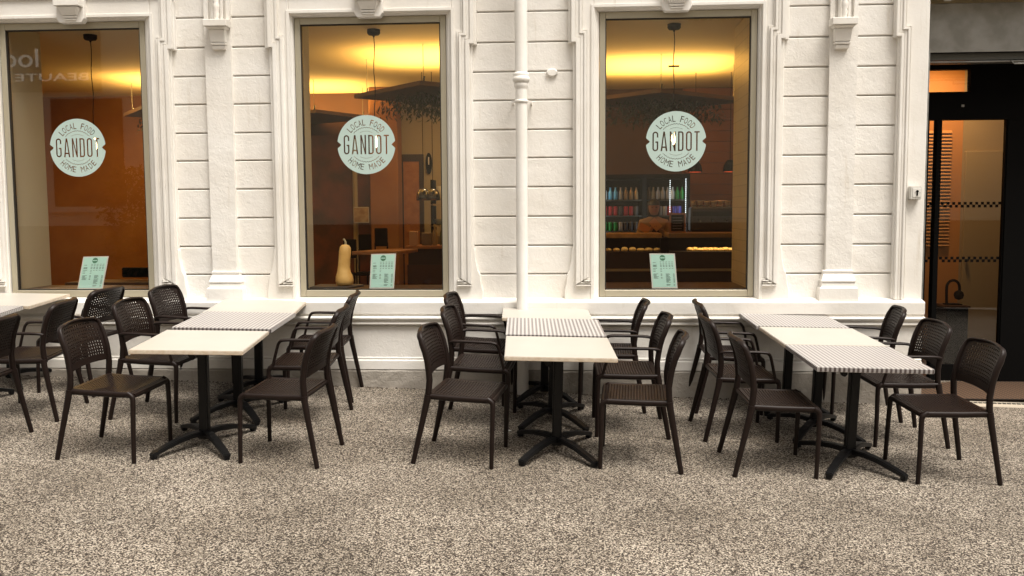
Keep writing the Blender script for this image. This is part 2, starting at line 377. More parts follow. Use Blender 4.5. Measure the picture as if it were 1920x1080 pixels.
# left neighbour's surround edge shows nothing else; keystones
def keystone(c, par):
    k = MB(); y1 = -.05
    x, z = K(c, 3.266, -.15)
    prof = [(.10, 3.265), (.125, 3.30), (.125, 3.70), (-.125, 3.70), (-.125, 3.30), (-.10, 3.265)]
    k.prism_xz([K(c-.01+a, b, -.11) for a, b in prof], -.105, y1+.02)
    # curved bracket with shelf on its face
    for (z0, z1, w0, w1, ya, yb) in ((3.285, 3.30, .052, .055, -.118, -.118), (3.305, 3.322, .060, .064, -.126, -.126), (3.327, 3.395, .066, .092, -.13, -.17), (3.40, 3.46, .115, .118, -.185, -.185)):
        P = []
        for zz, ww, yy in ((z0, w0, ya), (z1, w1, yb)):
            for sx_, y in ((-1, yy), (1, yy), (1, -.10), (-1, -.10)):
                q = K(c-.01+sx_*ww, zz, -.12); P.append((q[0], y, q[1]))
        k.add(P, [(3, 2, 1, 0), (4, 5, 6, 7), (0, 1, 5, 4), (1, 2, 6, 5), (2, 3, 7, 6), (3, 0, 4, 7)])
    k.build('keystone', M['plaster_smooth'], par, bevel=.004)
for c, o in zip(WC, sur): keystone(c, o)

# door-side architrave at the right end
yf = -.05; dm = MB()
out = [(2.755, .79), (2.755, 3.01), (2.72, 3.01), (2.72, 4.19), (2.985, 4.19), (2.985, .79)]
dm.prism_xz([K(x, z, yf) if x < 2.98 else (2.985, K(x, z, yf)[1]) for x, z in out], yf, .40)
ds = dm.build('door_surround', M['plaster_smooth'], B, bevel=.006)
st = MB()
for (o0, o1, yy) in ((2.775, 2.80, -.085), (2.801, 2.828, -.072), (2.829, 2.85, -.084), (2.851, 2.868, -.062)):
    sh = -.042; k1 = 3.02+(o0-2.775); k2 = 3.02+(o1-2.775)
    pts = [(o0, .80), (o1, .80), (o1, k2), (o1+sh, k2), (o1+sh, 4.18), (o0+sh, 4.18), (o0+sh, k1), (o0, k1)]
    st.prism_xz([K(p, z, yy) for p, z in pts], yy, -.049)
st.build('architrave', M['plaster_smooth'], ds, bevel=.004, bseg=2)

# pilasters
def pilaster(xa, xb, zc):
    yf = -.05; c = (xa+xb)/2; hw = (xb-xa)/2; m = MB()
    m.prism_xz([K(xa, .79, yf), K(xb, .79, yf), K(xb, zc+.04, yf), K(xa, zc+.04, yf)], yf, .011)
    m.prism_xz([K(xa, zc+.04, yf), K(xa+.035, zc+.04, yf), K(xa+.035, 4.18, yf), K(xa, 4.18, yf)], yf, .011)
    m.prism_xz([K(xb-.035, zc+.04, yf), K(xb, zc+.04, yf), K(xb, 4.18, yf), K(xb-.035, 4.18, yf)], yf, .011)
    m.prism_xz([K(xa+.06, zc+.04, yf), K(xa+.085, zc+.04, yf), K(xa+.085, 4.18, yf), K(xa+.06, 4.18, yf)], yf+.005, .011)
    m.prism_xz([K(xb-.085, zc+.04, yf), K(xb-.06, zc+.04, yf), K(xb-.06, 4.18, yf), K(xb-.085, 4.18, yf)], yf+.005, .011)
    m.prism_xz([K(xa+.034, zc+.04, yf), K(xb-.034, zc+.04, yf), K(xb-.034, 4.18, yf), K(xa+.034, 4.18, yf)], -.015, .011)
    o = m.build('pilaster', M['plaster'], B, bevel=.004)
    b = MB()
    rows = [(1.045, hw+.004, -.056), (1.052, hw+.012, -.064), (1.035, hw+.014, -.066), (1.03, hw+.01, -.06), (.975, hw+.028, -.085), (.965, hw+.034, -.09), (.955, hw+.034, -.09), (.953, hw+.026, -.082), (.915, hw+.03, -.088), (.90, hw+.05, -.105), (.79, hw+.052, -.108)]
    rows[0], rows[1] = (1.056, hw+.004, -.052), (1.05, hw+.014, -.066)
    P = []
    for z, ww, y in rows:
        for s, yy in ((-1, .0), (-1, y), (1, y), (1, .0)):
            q = K(c+s*ww, z, -.08); P.append((q[0], yy, q[1]))
    fs = [(i*4+j, i*4+j+1, i*4+j+5, i*4+j+4) for i in range(len(rows)-1) for j in range(3)]+[(0, 3, 2, 1)]
    b.add(P, fs); b.build('pilaster_base', M['plaster_smooth'], o)
    k = MB()
    for (z0, z1, w0, w1, ya, yb) in ((zc-.20, zc-.17, .055, .062, -.085, -.095), (zc-.165, zc-.145, .064, .068, -.10, -.105), (zc-.14, zc-.035, .066, .072, -.105, -.125), (zc-.034, zc-.015, .074, .092, -.13, -.155), (zc-.012, zc+.045, .104, .108, -.17, -.172)):
        P = []
        for zz, ww, yy in ((z0, w0, ya), (z1, w1, yb)):
            for sx_, y in ((-1, yy), (1, yy), (1, -.045), (-1, -.045)):
                q = K(c-.004+sx_*ww, zz, -.12); P.append((q[0], y, q[1]))
        k.add(P, [(3, 2, 1, 0), (4, 5, 6, 7), (0, 1, 5, 4), (1, 2, 6, 5), (2, 3, 7, 6), (3, 0, 4, 7)])
    k.build('corbel', M['plaster_smooth'], o, bevel=.004)
    q = K(c, zc+.045, -.10)
    MB().lathe([(.018, 0), (.020, .03), (.026, .05), (.020, .075), (.027, .10), (.027, .13), (.02, .15), (.026, .175), (.02, .2), (.024, .23), (.022, .9)], 14, (q[0], -.10, q[1])).build('baluster', M['plaster_smooth'], o)
    return o
pilaster(-3.20, -2.975, 3.215); pilaster(2.19, 2.415, 3.13)

# base: sloped ledge, mouldings, base wall, plinth
pr = [(.06, .60), (.06, .822), (-.02, .817), (-.128, .792), (-.133, .785), (-.133, .690), (-.118, .686), (-.118, .668), (-.150, .664), (-.156, .652), (-.152, .640), (-.135, .628), (-.130, .618), (-.140, .612), (-.142, .600), (-.125, .594), (-.125, .585), (-.06, .58)]
MB().prism_yz(pr, XL, XR).build('base_ledge', M['plaster_smooth'], B)
MB().prism_yz([(.06, .29), (.06, .579), (-.108, .579), (-.108, .305), (-.114, .300), (-.114, .29)], XL, XR-.01).build('base_wall', M['plaster'], B)
MB().prism_yz([(.06, .199), (.06, .289), (-.100, .289), (-.104, .284), (-.126, .280), (-.130, .272), (-.130, .199)], XL, XR-.01).build('base_band', M['plaster_smooth'], B)
pm = MB(); nx = 120
pts = []
for i in range(nx+1):
    x = XL+(XR-.012-XL)*i/nx
    for z, y in ((-.25, -.14), (.02, -.137), (.10, -.135), (.180, -.133), (.198, -.12)): pts.append((x, y+random.uniform(-.004, .004), z+random.uniform(-.003, .003)))
pm.add(pts, [(i*5+j, (i+1)*5+j, (i+1)*5+j+1, i*5+j+1) for i in range(nx) for j in range(4)])
pm.build('plinth', M['plinth'], B)
MB().box(XR-.03, XR-.012, -.135, .06, -.25, .197).build('plinth_end', M['plinth'], B)
MB().prism_yz([(.061, .0), (.061, .815), (.85, .815), (.85, 0)], XR-.08, XR-.013).build('door_jamb', M['plaster_smooth'], B)
MB().box(XR-.06, XR-.006, .401, .85, .816, 3.44).build('door_jamb', M['plaster_smooth'], B)

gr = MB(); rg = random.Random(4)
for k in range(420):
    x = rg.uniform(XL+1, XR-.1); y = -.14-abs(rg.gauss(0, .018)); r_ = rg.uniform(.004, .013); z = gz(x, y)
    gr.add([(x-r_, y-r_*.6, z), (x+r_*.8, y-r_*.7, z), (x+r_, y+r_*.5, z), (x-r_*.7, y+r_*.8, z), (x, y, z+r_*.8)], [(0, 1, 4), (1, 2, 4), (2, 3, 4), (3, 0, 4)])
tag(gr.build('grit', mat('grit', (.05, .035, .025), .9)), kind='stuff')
# windows ---------------------------------------------------------------
def text_splines(txt, size=1, off=0):
    cu = bpy.data.curves.new('tmp_text', 'FONT'); cu.body = txt; cu.size = size; cu.offset = off; cu.resolution_u = 4
    o = bpy.data.objects.new('tmp_text', cu); C.objects.link(o)
    for q in bpy.context.view_layer.objects: q.select_set(False)
    bpy.context.view_layer.objects.active = o; o.select_set(True)
    bpy.ops.object.convert(target='CURVE')
    o = bpy.context.view_layer.objects.active
    out = []
    for sp in o.data.splines:
        L = []
        bp = sp.bezier_points; nb = len(bp)
        for i in range(nb):
            a, b = bp[i], bp[(i+1) % nb]
            for k in range(4):
                t = k/4; p = a.co*(1-t)**3+3*a.handle_right*t*(1-t)**2+3*b.handle_left*t*t*(1-t)+b.co*t**3
                L.append((p.x, p.y))
        out.append(L)
    bpy.data.objects.remove(o)
    return out
def bbox(sp):
    X = [p[0] for s in sp for p in s]; Y = [p[1] for s in sp for p in s]; return min(X), max(X), min(Y), max(Y)
def fit(sp, x0, x1, y0, y1):
    a, b, c_, d = bbox(sp); fx = (x1-x0)/(b-a); fy = (y1-y0)/(d-c_)
    return [[(x0+(p[0]-a)*fx, y0+(p[1]-c_)*fy) for p in s] for s in sp]
GL = {}
def glyph(ch, off=0):
    k = (ch, off)
    if k not in GL: GL[k] = text_splines(ch, 1, off)
    return GL[k]
def fill2d(splines, depth=.0006):
    cu = bpy.data.curves.new('tmp_fill', 'CURVE'); cu.dimensions = '2D'; cu.fill_mode = 'BOTH'; cu.extrude = depth
    for L in splines:
        s = cu.splines.new('POLY'); s.points.add(len(L)-1); s.use_cyclic_u = True
        for p, q in zip(s.points, L): p.co = (q[0], q[1], 0, 1)
    o = bpy.data.objects.new('tmp_fill', cu); C.objects.link(o); bpy.context.view_layer.update()
    me = bpy.data.meshes.new_from_object(o.evaluated_get(bpy.context.evaluated_depsgraph_get()))
    bpy.data.objects.remove(o); return me
def ring_arc(r, t, a0, a1, wav=0, nw=0):
    n = 90; o = []; i = []
    for k in range(n+1):
        a = a0+(a1-a0)*k/n; rr = r+(wav*sin(nw*2*pi*k/n) if nw else 0)
        o.append(((rr+t/2)*cos(a), (rr+t/2)*sin(a))); i.append(((rr-t/2)*cos(a), (rr-t/2)*sin(a)))
    return o+i[::-1]
def decal_mesh():
    Rr = .258; sp = []
    ci = []
    for k in range(96):
        a = 2*pi*k/96; d = min(abs(a), abs(a-2*pi), 9); d2 = abs(a-pi)
        if d < .125 or d2 < .125: continue
        ci.append((Rr*cos(a), Rr*sin(a)))
    # notches
    left = [(-Rr*.992, .030), (-Rr*.90, .010), (-Rr*.87, 0), (-Rr*.90, -.010), (-Rr*.992, -.030)]
    right = [(Rr*.992, -.030), (Rr*.90, -.010), (Rr*.87, 0), (Rr*.90, .010), (Rr*.992, .030)]
    up_ = [p for p in ci if p[1] > 0]; lo = [p for p in ci if p[1] < 0]
    lo.sort(key=lambda p: p[0])
    up_.sort(key=lambda p: -p[0])
    sp.append(up_+left+lo+right)
    # GANDOT, tall narrow letters of one stroke width
    hh = .168; t = .0122
    def arc(cx, cy, rx, ry, a0, a1, n=10): return [(cx+rx*cos(R(a0+(a1-a0)*k/n)), cy+ry*sin(R(a0+(a1-a0)*k/n))) for k in range(n+1)]
    def stad(w_, h_, ins=0):
        r_ = w_/2; q = r_-ins
        return arc(r_, h_-r_, q, q, 0, 180)+arc(r_, r_, q, q, 180, 360)
    def letter(ch, w_):
        r_ = w_/2; q = r_-t; h = hh
        if ch == 'O': return [stad(w_, h), stad(w_, h, t)]
        if ch == 'D': return [[(0, 0)]+arc(w_-.022, .022, .022, .022, -90, 0)+arc(w_-.022, h-.022, .022, .022, 0, 90)+[(0, h)], [(t, t)]+arc(w_-.022, .022, .022-t, .022-t, -90, 0)+arc(w_-.022, h-.022, .022-t, .022-t, 0, 90)+[(t, h-t)]]
        if ch == 'T': return [[(w_/2-t/2, 0), (w_/2+t/2, 0), (w_/2+t/2, h-t), (w_, h-t), (w_, h), (0, h), (0, h-t), (w_/2-t/2, h-t)]]
        if ch == 'N': return [[(0, 0), (t, 0), (t, h*.72), (w_-t, 0), (w_, 0), (w_, h), (w_-t, h), (w_-t, h*.28), (t, h), (0, h)]]
        if ch == 'A':
            k = .028
            return [[(0, 0), (t*1.05, 0), (t*1.05+(w_/2-t)*k/h*1.6, k), (w_-t*1.05-(w_/2-t)*k/h*1.6, k), (w_-t*1.05, 0), (w_, 0), (w_/2+t*.55, h), (w_/2-t*.55, h)], [(w_*.5, h-.03), (w_-t*1.05-(w_/2-t)*.24, k+t), (t*1.05+(w_/2-t)*.24, k+t)]]
        if ch == 'G':
            o1 = [(w_, h*.70)]+arc(r_, h-r_, r_, r_, 0, 180)+arc(r_, r_, r_, r_, 180, 360)+[(w_, h*.50), (w_*.52, h*.50), (w_*.52, h*.50-t), (w_-t, h*.50-t)]
            return [o1+arc(r_, r_, q, q, 360, 180)+arc(r_, h-r_, q, q, 180, 0)+[(w_-t, h*.70)]]
    W = [.050, .058, .050, .047, .050, .046]; gap = .0205; tot = sum(W)+gap*5; x = -tot/2
    for ch, ww in zip('GANDOT', W):
        sp += [[(x+p[0], -.083+p[1]) for p in L_] for L_ in letter(ch, ww)]; x += ww+gap
    for i, ch in enumerate('LOCAL FOOD'):
        if ch == ' ': continue
        a = R(138-i*10.55); g_ = fit(glyph(ch, -.022), -.0135, .0135, .168, .222)
        rot = a-pi/2; sp += [[(p[0]*cos(rot)-p[1]*sin(rot), p[0]*sin(rot)+p[1]*cos(rot)) for p in s] for s in g_]
    for i, ch in enumerate('HOME MADE'):
        if ch == ' ': continue
        a = R(-136+i*11.5); g_ = fit(glyph(ch, -.022), -.0145 if ch != 'M' else -.018, .0145 if ch != 'M' else .018, -.222, -.170)
        rot = a+pi/2; sp += [[(p[0]*cos(rot)-p[1]*sin(rot), p[0]*sin(rot)+p[1]*cos(rot)) for p in s] for s in g_]
    sp.append(ring_arc(.150, .0042, R(42), R(138), .0028, 11)); sp.append(ring_arc(.118, .0022, R(62), R(118)))
    sp.append(ring_arc(.150, .0042, R(-138), R(-42), .0028, 11)); sp.append(ring_arc(.118, .0022, R(-118), R(-62)))
    return fill2d(sp)
DM = decal_mesh(); DM.name = 'logo_sticker'; DM.materials.clear(); DM.materials.append(M['decal'])
GYP = .045
for i, c in enumerate(WC):
    f = MB(); yf = .015
    o_ = .664; i_ = .615
    xo0, zo0 = K(c-o_, .826, yf); xo1, zo1 = K(c+o_, 3.268, yf); xi0, zi0 = K(c-i_, .886, yf); xi1, zi1 = K(c+i_, 3.210, yf)
    f.box(xo0, xi0, yf, .10, zo0, zo1); f.box(xi1, xo1, yf, .10, zo0, zo1)
    f.box(xi0+.0005, xi1-.0005, yf+.001, .10, zi1, zo1-.0005); f.box(xi0+.0005, xi1-.0005, yf+.001, .10, zo0+.0005, zi0)
    fr = f.build('window', M['frame_metal'], B, bevel=.004)
    s_ = MB(); e = .009
    s_.box(xi0+.0006, xi0+e, yf+.012, .06, zi0, zi1); s_.box(xi1-e, xi1-.0006, yf+.012, .06, zi0, zi1); s_.box(xi0+e, xi1-e, yf+.012, .06, zi1-e, zi1-.001); s_.box(xi0+e, xi1-e, yf+.012, .06, zi0+.001, zi0+e)
    s_.build('seal', M['seal'], fr)
    MB().add([(xi0, GYP, zi0), (xi1, GYP, zi0), (xi1, GYP, zi1), (xi0, GYP, zi1)], [(0, 1, 2, 3)]).build('pane', M['glass'], fr)
    d = bpy.data.objects.new('logo_sticker', DM); C.objects.link(d); d.parent = fr
    dx = (-4.394, -1.782, .908)[i]; q = K(dx, 2.166, .042)
    d.location = (q[0], GYP-.004, q[1]); d.rotation_euler = (pi/2, 0, 0)
    tag(fr, ('tall leftmost window faintly mirroring a shop sign across the street', 'tall middle window with a butternut squash inside', 'tall right window showing the counter and drinks fridge')[i])

# drainpipe ---------------------------------------------------------------
dp = empty('drainpipe', (-.418, -.14, gz(-.42, -.2)))
def rel(o, parent): o.location = tuple(-a for a in parent.location)
def attach(mb, name, m, root, **k):
    o = mb.build(name, m, root, **k); o.matrix_parent_inverse = Matrix.Translation(-root.location); return o
tag(dp, 'white cast drainpipe running down the wall between the middle and right windows', 'drainpipe')
px, py = -.409, -.20
attach(MB().tube([(px, py, -.02), (px, py, .9), (px, py, 2.0), (px, py, 2.665)], .050, 20), 'pipe', M['plaster_smooth'], dp)
attach(MB().tube([(px, py, 2.66), (px, py, 3.4), (px, py, 4.19)], .054, 20), 'pipe', M['plaster_smooth'], dp)
attach(MB().lathe([(.05, 2.60), (.058, 2.62), (.062, 2.64), (.058, 2.655), (.068, 2.66), (.073, 2.68), (.069, 2.70), (.062, 2.705), (.067, 2.715), (.062, 2.735), (.054, 2.74)], 24, (px, py, 0)), 'collar', M['plaster_smooth'], dp)
cl = MB().lathe([(.05, 2.485), (.056, 2.487), (.056, 2.51), (.05, 2.512)], 24, (px, py, 0)); cl.box(px-.085, px+.085, -.19, -.18, 2.487, 2.507); cl.box(px-.085, px-.07, -.18, 0, 2.489, 2.505); cl.box(px+.07, px+.085, -.18, 0, 2.489, 2.505)
attach(cl, 'bracket', M['plaster_smooth'], dp)

kb = MB(); q = K(-.154, 2.764, -.02)
kb.tube([(q[0], .0, q[1]), (q[0], -.012, q[1]), (q[0], -.024, q[1]), (q[0], -.028, q[1])], [(.036, .05), (.036, .05), (.034, .047), (.026, .038)], 20)
tag(kb.build('cable_cover', M['plaster_smooth']), 'small white oval cover painted over on the wall joint right of the drainpipe', 'cover')

# key switch box on the door surround
q0 = K(2.882, 1.768, -.11); q1 = K(2.978, 1.655, -.11)
ks = empty('key_switch', (sum((q0[0], q1[0]))/2, -.09, q1[1])); tag(ks, 'small white key switch box on the door edge of the white wall', 'switch')
attach(MB().box(q0[0], q1[0], -.115, -.0505, q1[1], q0[1]), 'housing', mat('box_plastic', (.62, .60, .55), .4), ks, bevel=.006, bseg=2)
cxk = (q0[0]+q1[0])/2+.008; czk = (q0[1]+q1[1])/2
attach(MB().box(cxk-.036, cxk+.030, -.119, -.1155, czk-.036, czk+.040), 'face_plate', mat('plate', (.70, .68, .63), .35), ks, bevel=.003)
kk = MB(); kk.tube([(cxk, -.1195, czk+.012), (cxk, -.124, czk+.012)], .011, 14); kk.box(cxk-.006, cxk+.006, -.1235, -.1195, czk-.024, czk+.004); kk.box(cxk-.022, cxk-.018, -.121, -.1195, czk-.002, czk+.002); kk.box(cxk+.02, cxk+.024, -.121, -.1195, czk-.002, czk+.002)
attach(kk, 'keyhole', M['black'], ks)

# ------------------------------------------------------------------ entrance
def part(mb, name, m, par=B, **k): return mb.build(name, m, par, **k)
sb = MB().box(3.0, 6.0, .25, .60, 2.93, 3.335); shb = part(sb, 'roller_shutter_box', M['steel'], bevel=.006)
part(MB().box(3.0, 6.0, .235, .25, 2.918, 2.94), 'lip', M['steel'], shb)
part(MB().box(3.0, 6.0, .30, .55, 2.86, 2.9175), 'slot', M['dark_steel'], shb)
part(MB().tube([(3.07, .30, 2.845), (6, .30, 2.845)], .009, 8), 'pull_bar', M['steel'], shb)
part(MB().tube([(3.80, .29, 2.85), (3.81, .24, 2.815), (3.95, .24, 2.815), (3.96, .29, 2.85)], .007, 8), 'handle', M['steel'], shb)
rl = MB(); rl.box(2.987, 3.052, .12, .20, -.05, 2.93); rl.box(3.040, 3.053, .105, .119, -.05, 2.93)
part(rl, 'shutter_rail', mat('galvanised', (.30, .30, .28), .5, metal=.5, vary=(14, (.20, .20, .19), .35, .6)), shb)
cb = MB(); cb.box(2.99, 6.0, .0, .30, 3.375, 3.45); cb.box(3.7, 3.95, -.06, -.001, 3.36, 3.46); cb.box(3.2, 3.26, .0, .24, 3.35, 3.37)
part(cb, 'canopy_edge', M['plaster_smooth'], bevel=.004)
DY = .85
df = MB()
df.box(3.06, 3.36, DY, DY+.06, 2.41, 2.62); 
df.box(2.99, 6.0, DY-.01, DY+.08, 2.40, 2.655); df.box(2.99, 3.345, DY+.001, DY+.08, -.08, 2.399); df.box(3.412, 3.452, DY-.012, DY+.08, -.08, 2.399); df.box(4.052, 6.0, DY-.008, DY+.08, -.08, 2.399)
df.box(3.705, 6.0, DY, DY+.08, 2.656, 3.44); df.box(2.99, 3.3, DY, DY+.08, 2.656, 3.44); df.box(3.3005, 3.7045, DY, DY+.08, 2.862, 3.44)
dfo = part(df, 'door_frame', M['black'])
dr = MB(); dr.box(3.453, 3.462, DY+.005, DY+.05, -.06, 2.395); dr.box(4.04, 4.051, DY+.005, DY+.05, -.06, 2.395); dr.box(3.4625, 4.0395, DY+.005, DY+.05, -.06, .10)
do = part(dr, 'door', M['black'])
part(MB().add([(3.455, DY+.03, -.05), (4.05, DY+.03, -.05), (4.05, DY+.03, 2.395), (3.455, DY+.03, 2.395)], [(0, 1, 2, 3)]), 'pane', M['glass'], do)
part(MB().add([(3.345, DY+.03, -.05), (3.412, DY+.03, -.05), (3.412, DY+.03, 2.398), (3.345, DY+.03, 2.398)], [(0, 1, 2, 3)]), 'side_pane', M['glass'], dfo)
part(MB().add([(3.3, DY+.03, 2.655), (3.705, DY+.03, 2.655), (3.705, DY+.03, 2.862), (3.3, DY+.03, 2.862)], [(0, 1, 2, 3)]), 'transom_pane', M['glass'], dfo)
cw = .0262
for z, xa_, xb_ in ((1.612, 3.3, 3.412), (1.612, 3.455, 4.045), (1.098, 3.3, 3.412), (1.098, 3.455, 4.045)):
    nxk = 26; ck = MB()
    for k in range(nxk):
        x = 3.348+k*cw
        if x+cw > xb_ or x < xa_: continue
        zz = z if k % 2 else z-cw
        ck.box(x, x+cw, DY+.024, DY+.0255, zz, zz+cw)
    part(ck, 'checker_tape', M['black'], do)
part(MB().box(3.62, 3.645, DY-.022, DY-.0105, 2.515, 2.535), 'sensor', M['steel'], dfo)
# recess soffit and step
part(MB().box(2.99, 6.0, .60, .85, 3.20, 3.44), 'soffit', M['black'])
tag(MB().add([(2.975, -.13, gz(3, -.13)+.004), (6, -.13, gz(6, -.13)+.004), (6, .85, -.075), (2.975, .85, -.075)], [(0, 1, 2, 3)]).build('entrance_floor', mat('threshold_stone', (.38, .33, .26), .7)), kind='structure')
dmn = MB(); dmn.add([(3.06, .03, -.068), (5.9, .03, -.13), (5.9, .84, -.062), (3.06, .84, -.058)], [(0, 1, 2, 3)]); 
dmt = MB().prism_xy([(3.06, .02), (5.9, .02), (5.9, .84), (3.06, .84)], -.070, -.058)
tag(dmt.build('doormat', M['mat'], bevel=.003), 'brown checked doormat filling the recessed entrance floor', 'doormat')
th = MB()
for k in range(70): th.box(3.06+k*.04, 3.06+k*.04+.026, -.035, -.012, -.082-k*.0009, -.0725-k*.0009)
part(th, 'threshold_strip', M['dark_steel'])

# ------------------------------------------------------------------ interior
def struct(name, mb, m, **k): return tag(mb.build(name, m, **k), kind='structure')
IX0, IX1, IY1, IZ = -8.6, 2.94, 5.4, 3.31
struct('interior_floor', MB().box(IX0, 2.94, .36, IY1, -.13, -.03), M['dark_wood'])
struct('hall_floor', MB().box(2.941, 6.0, .94, IY1, -.13, -.05), M['dark_wood'])
struct('interior_ceiling', MB().box(IX0, 6.0, .40, IY1+.1, IZ, IZ+.1), M['ceiling'])
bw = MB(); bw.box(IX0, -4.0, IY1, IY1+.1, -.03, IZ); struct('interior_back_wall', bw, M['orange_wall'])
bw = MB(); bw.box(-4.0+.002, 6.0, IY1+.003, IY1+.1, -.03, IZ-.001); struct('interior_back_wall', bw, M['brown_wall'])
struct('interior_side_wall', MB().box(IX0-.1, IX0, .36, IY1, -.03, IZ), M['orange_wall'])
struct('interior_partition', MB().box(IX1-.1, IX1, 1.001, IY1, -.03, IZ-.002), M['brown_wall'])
for i, c in enumerate(WC):
    e = .35 if i == 0 else .25
    tag(MB().box(c-.668, c+(.645 if i == 2 else .658), .105, .62 if i != 2 else .9, .845, .885).build('window_shelf', M['dark_wood'], bevel=.004),
        ('dark wooden window shelf inside the leftmost window', 'dark wooden window shelf under the butternut squash', 'dark wooden window shelf inside the right window')[i], 'shelf')
# orange column
tag(MB().box(-2.80, -2.40, 4.80, 5.12, -.03, IZ-.001).build('column', M['orange_wall'], bevel=.01), 'square orange column standing inside behind the middle window', 'column')
# back corner: grey wall slab with door
bgw = MB(); bgw.box(-2.75, -1.0, 5.2, 5.39, -.03, IZ-.003); struct('interior_grey_wall', bgw, M['grey_wall'])
idr = empty('interior_door', (-2.3, 5.19, -.03)); tag(idr, 'brown wooden door in the grey wall behind the middle window', 'door')
x0, x1 = -2.42, -2.10
attach(MB().box(x0+.03, x1-.06, 5.165, 5.199, -.03, 2.30), 'door_leaf', M['wood'], idr)
fdr = MB(); fdr.box(x0, x0+.03, 5.15, 5.199, -.03, 2.40); fdr.box(x1-.06, x1, 5.15, 5.199, -.03, 2.40); fdr.box(x0+.03, x1-.06, 5.15, 5.199, 2.301, 2.40)
attach(fdr, 'door_frame', M['dark_brown'], idr)
ckk = empty('wall_clock', (-2.02, 5.19, 2.12)); tag(ckk, 'dark oval clock hanging on the grey wall right of the inner door', 'clock')
attach(MB().tube([(-2.02, 5.19, 2.27), (-2.02, 5.16, 2.27)], [(.15, .045), (.15, .045)], 24), 'clock_case', M['black'], ckk)
attach(MB().box(-2.028, -2.012, 5.155, 5.159, 2.25, 2.36), 'clock_hand', M['white'], ckk)

# hung panels with strips of light and plants
def foliage(cx, cy, z, w_, h, n, ang, hang=.22):
    m = MB()
    for k in range(n):
        u = random.uniform(-w_/2, w_/2); v = random.uniform(-h/2, h/2)
        x = cx+u*cos(ang)-v*sin(ang); y = cy+u*sin(ang)+v*cos(ang); zz = z-random.random()**1.5*hang
        a = random.uniform(0, 2*pi); t = random.uniform(-1.2, .2); L = random.uniform(.05, .11); wd = .012
        d = Vector((cos(a)*cos(t), sin(a)*cos(t), sin(t))); s_ = d.cross(Vector((0, 0, 1))).normalized()*wd
        p = Vector((x, y, zz)); m.add([p, p+d*L*.5+s_, p+d*L, p+d*L*.5-s_], [(0, 1, 2, 3)])
    return m
def hung_panel(near, ang_l, ll, ang_r, lr, z, label, energy, plants=True, wires=None):
    a = Vector(near); b = a+Vector((cos(ang_r), sin(ang_r)))*lr; d = a+Vector((cos(ang_l), sin(ang_l)))*ll; c_ = b+(d-a)
    ctr = (a+c_)/2
    root = empty('ceiling_panel', (ctr.x, ctr.y, z)); tag(root, label, 'ceiling panel', 'brown panels hung from the cafe ceiling')
    attach(MB().prism_xy([a, b, c_, d], z, z+.045), 'board', mat('panel_board', (.10, .05, .02), .6), root)
    for q in (a.lerp(ctr, .15), b.lerp(ctr, .15), d.lerp(ctr, .15)):
        attach(MB().tube([(q.x, q.y, z+.045), (q.x, q.y, IZ)], .0035, 6), 'wire', M['steel'], root)
        attach(MB().tube([(q.x, q.y, z+.05), (q.x+.01, q.y, z+.11)], .012, 8), 'wire_clip', M['chrome'], root)
    if plants:
        f = foliage(ctr.x, ctr.y, z-.005, ll*.8, lr*.8, 1500, ang_l); attach(f, 'hanging_plant', M['leaf'], root)['kind'] = 'stuff'
    if energy:
        al = bpy.data.lights.new('panel_strip', 'AREA'); al.shape = 'RECTANGLE'; al.size = ll*1.1; al.size_y = 1.25; al.energy = energy*2.9; al.color = (1, .60, .16)
        lo = bpy.data.objects.new('panel_strip', al); C.objects.link(lo); lo.location = (ctr.x, ctr.y, z+.07)
        lo.rotation_euler = (pi, 0, 0)
    return root
hung_panel((-1.53, 1.43), R(132), 1.38, R(42), 1.45, 2.87, 'brown hanging panel with dark greenery under it behind the middle window', 16)
hung_panel((1.0, 2.3), R(135), 1.35, R(42), 1.5, 2.87, 'brown hanging panel with dark greenery seen through the right window', 16)
hung_panel((-3.3, 3.9), R(150), 1.5, R(60), 1.1, 2.87, 'brown hanging panel far back on the left behind the middle window', 14, False)
hung_panel((-5.15, 3.03), R(128), 1.3, R(42), 1.3, 2.87, 'brown hanging panel seen at the right edge of the leftmost window', 16)

# pendant bulbs
def pendant(x, y, label, mid=False):
    root = empty('pendant_lamp', (x, y, 2.2)); tag(root, label, 'lamp', 'bare bulb lamps hanging behind the windows')
    attach(MB().lathe([(0, IZ), (.062, IZ), (.062, IZ-.035), (.05, IZ-.05), (.012, IZ-.055), (.008, IZ-.07), (0, IZ-.07)], 18, (x, y, 0)), 'canopy', M['black'], root)
    pts = [(x+.006*sin(k*1.3), y, IZ-.06-k*(IZ-.06-2.40)/10) for k in range(11)]
    attach(MB().tube(pts, .0042, 6), 'cord', M['black'], root)
    attach(MB().lathe([(0, 2.41), (.02, 2.41), (.022, 2.33), (.018, 2.32), (0, 2.32)], 12, (x, y, 0)), 'socket', M['black'], root)
    attach(MB().lathe([(0, 2.319), (.010, 2.315), (.012, 2.29), (.018, 2.26), (.020, 2.235), (.016, 2.21), (.007, 2.195), (0, 2.194)], 14, (x, y, 0)), 'bulb', M['glow'], root)
    if mid: attach(MB().box(x-.05, x+.05, y-.012, y+.012, 2.915, 2.93), 'cord_clamp', M['black'], root)
pendant(-4.655, .8, 'bare glowing bulb on a black cord behind the leftmost window')
pendant(-1.868, .8, 'bare glowing bulb on a black cord behind the middle window')
pendant(.972, .8, 'bare glowing bulb on a black cord behind the right window', True)

